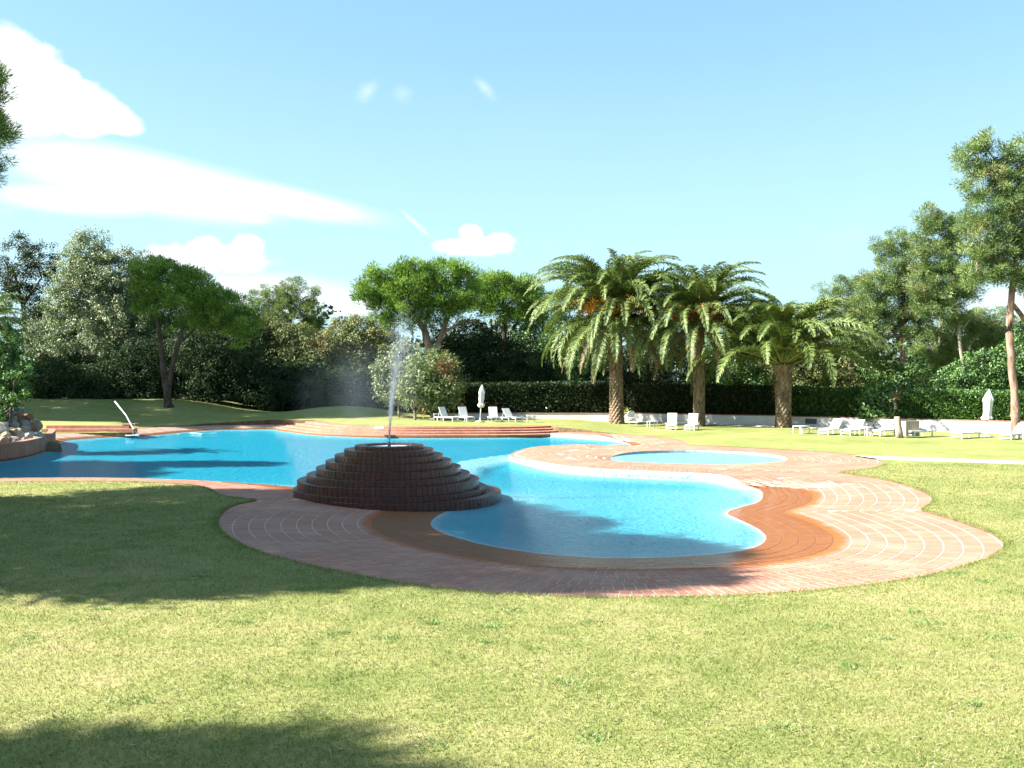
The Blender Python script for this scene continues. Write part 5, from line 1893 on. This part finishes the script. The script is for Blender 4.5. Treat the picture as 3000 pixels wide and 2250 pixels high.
# ------------------------------------------------------------------ grass blades
def blades(n, d0, d1, w, h, side=.62):
    Y = (d0 ** .3 + rng.random(n) * (d1 ** .3 - d0 ** .3)) ** (1 / .3)
    X = rng.uniform(-1, 1, n) * Y * side
    P = np.c_[X, Y]
    P = P[~inside(P, DECK) | (dist_to(P, DECK) < .015)]
    n = len(P)
    z = lawn_z(P) - .004
    a = rng.uniform(0, 2 * PI, n)
    sc = (P[:, 1] / 5.0) ** .55
    hh = h * rng.uniform(.5, 1.3, n) * sc ** .4
    ww = w * rng.uniform(.7, 1.3, n) * sc
    lean = rng.uniform(.3, 1.4, n)
    la = rng.uniform(0, 2 * PI, n)
    b = np.c_[P, z]
    sx = np.c_[np.cos(a) * ww / 2, np.sin(a) * ww / 2, np.zeros(n)]
    tip = b + np.c_[np.cos(la) * hh * lean, np.sin(la) * hh * lean, hh]
    V = np.stack([b - sx, b + sx, tip], 1).reshape(-1, 3)
    return V, np.arange(n * 3).reshape(-1, 3), np.repeat(rng.random(n), 3)


V, Fc, tn = blades(440000, 3.6, 24.0, .0062, .024)
o = link('grass', npmesh('grass', V, Fc, M['blade'], False, {'tint': tn}))
tag(o, 'short dry green grass blades on the near lawn', None, None, 'stuff')
# greener, longer fringe where the mower leaves it beside the deck
n = 26000
i = rng.integers(0, len(DECK), n)
tq = np.roll(DECK, -1, 0) - DECK
c = DECK[i] + tq[i] * rng.random((n, 1))
nv = np.c_[tq[i, 1], -tq[i, 0]] / np.linalg.norm(tq[i], axis=1)[:, None] * (1 if signed_area(DECK) > 0 else -1)
c = c + nv * np.abs(rng.normal(0, .055, n))[:, None]
c = c[(c[:, 1] < 24)]
n = len(c)
a = rng.uniform(0, 2 * PI, n)
hh = .035 * rng.uniform(.5, 1.4, n); ww = .008 * rng.uniform(.7, 1.3, n)
b = np.c_[c, np.full(n, .012)]
sx = np.c_[np.cos(a) * ww / 2, np.sin(a) * ww / 2, np.zeros(n)]
la = rng.uniform(0, 2 * PI, n)
tip = b + np.c_[np.cos(la) * hh * .7, np.sin(la) * hh * .7, hh]
o = link('edge_grass', npmesh('edge_grass', np.stack([b - sx, b + sx, tip], 1).reshape(-1, 3), np.arange(n * 3).reshape(-1, 3), M['blade'], False, {'tint': np.repeat(rng.random(n) * .35, 3)}))
tag(o, 'greener fringe of grass along the brick deck edge', None, None, 'stuff')

# fallen pine needles and bits of straw lying on the near lawn
n = 5200
Y = (3.7 ** .3 + rng.random(n) * (13 ** .3 - 3.7 ** .3)) ** (1 / .3)
X = rng.uniform(-1, 1, n) * Y * .62
cl_ = np.array([noise.noise(Vector((x * 1.3, y * 1.3, 5))) for x, y in zip(X, Y)])
P = np.c_[X, Y][cl_ > -.05]
P = P[~inside(P, DECK)]
n = len(P)
a = rng.uniform(0, 2 * PI, n); l = rng.uniform(.03, .10, n); w = rng.uniform(.0012, .003, n) * (P[:, 1] / 5) ** .6
z = lawn_z(P) + rng.uniform(.012, .024, n)
d = np.c_[np.cos(a), np.sin(a), rng.uniform(-.12, .12, n)]; sdv = np.c_[-np.sin(a), np.cos(a), np.zeros(n)]
b = np.c_[P, z]
V = np.stack([b - d * l[:, None] / 2 - sdv * w[:, None], b - d * l[:, None] / 2 + sdv * w[:, None], b + d * l[:, None] / 2], 1).reshape(-1, 3)
M['straw'] = mat('straw', lambda T: princ(T, T.ramp(T.noise(pos(T), 3, 2), [(.3, (.46, .36, .20)), (.7, (.62, .54, .36))]), .8, .2))
o = link('pine_needles', npmesh('pine_needles', V, np.arange(n * 3).reshape(-1, 3), M['straw']))
tag(o, 'pale fallen pine needles and straw scattered on the near lawn', None, None, 'stuff')

# small weed tufts growing in the lawn
nt = 60
Y = (3.8 ** .3 + rng.random(nt) * (14 ** .3 - 3.8 ** .3)) ** (1 / .3)
X = rng.uniform(-1, 1, nt) * Y * .6
Q = np.c_[X, Y]
Q = Q[~inside(Q, DECK) & (dist_to(Q, DECK) > .15)]
k = 60
c = np.repeat(Q, k, 0) + rng.normal(0, 1, (len(Q) * k, 2)) * np.repeat(rng.uniform(.02, .075, len(Q)), k)[:, None] * np.array([[1.6, 1.0]])
n = len(c)
a = rng.uniform(0, 2 * PI, n); hh = .032 * rng.uniform(.5, 1.3, n); ww = .010 * rng.uniform(.7, 1.3, n)
b = np.c_[c, lawn_z(c)]
sx = np.c_[np.cos(a) * ww / 2, np.sin(a) * ww / 2, np.zeros(n)]
la = rng.uniform(0, 2 * PI, n)
tip = b + np.c_[np.cos(la) * hh * 1.1, np.sin(la) * hh * 1.1, hh]
o = link('weed_tufts', npmesh('weed_tufts', np.stack([b - sx, b + sx, tip], 1).reshape(-1, 3), np.arange(n * 3).reshape(-1, 3), M['green'], False, {'tint': np.repeat(rng.uniform(.5, 1, n), 3)}))
tag(o, 'darker green weed tufts dotted through the near lawn', None, None, 'stuff')
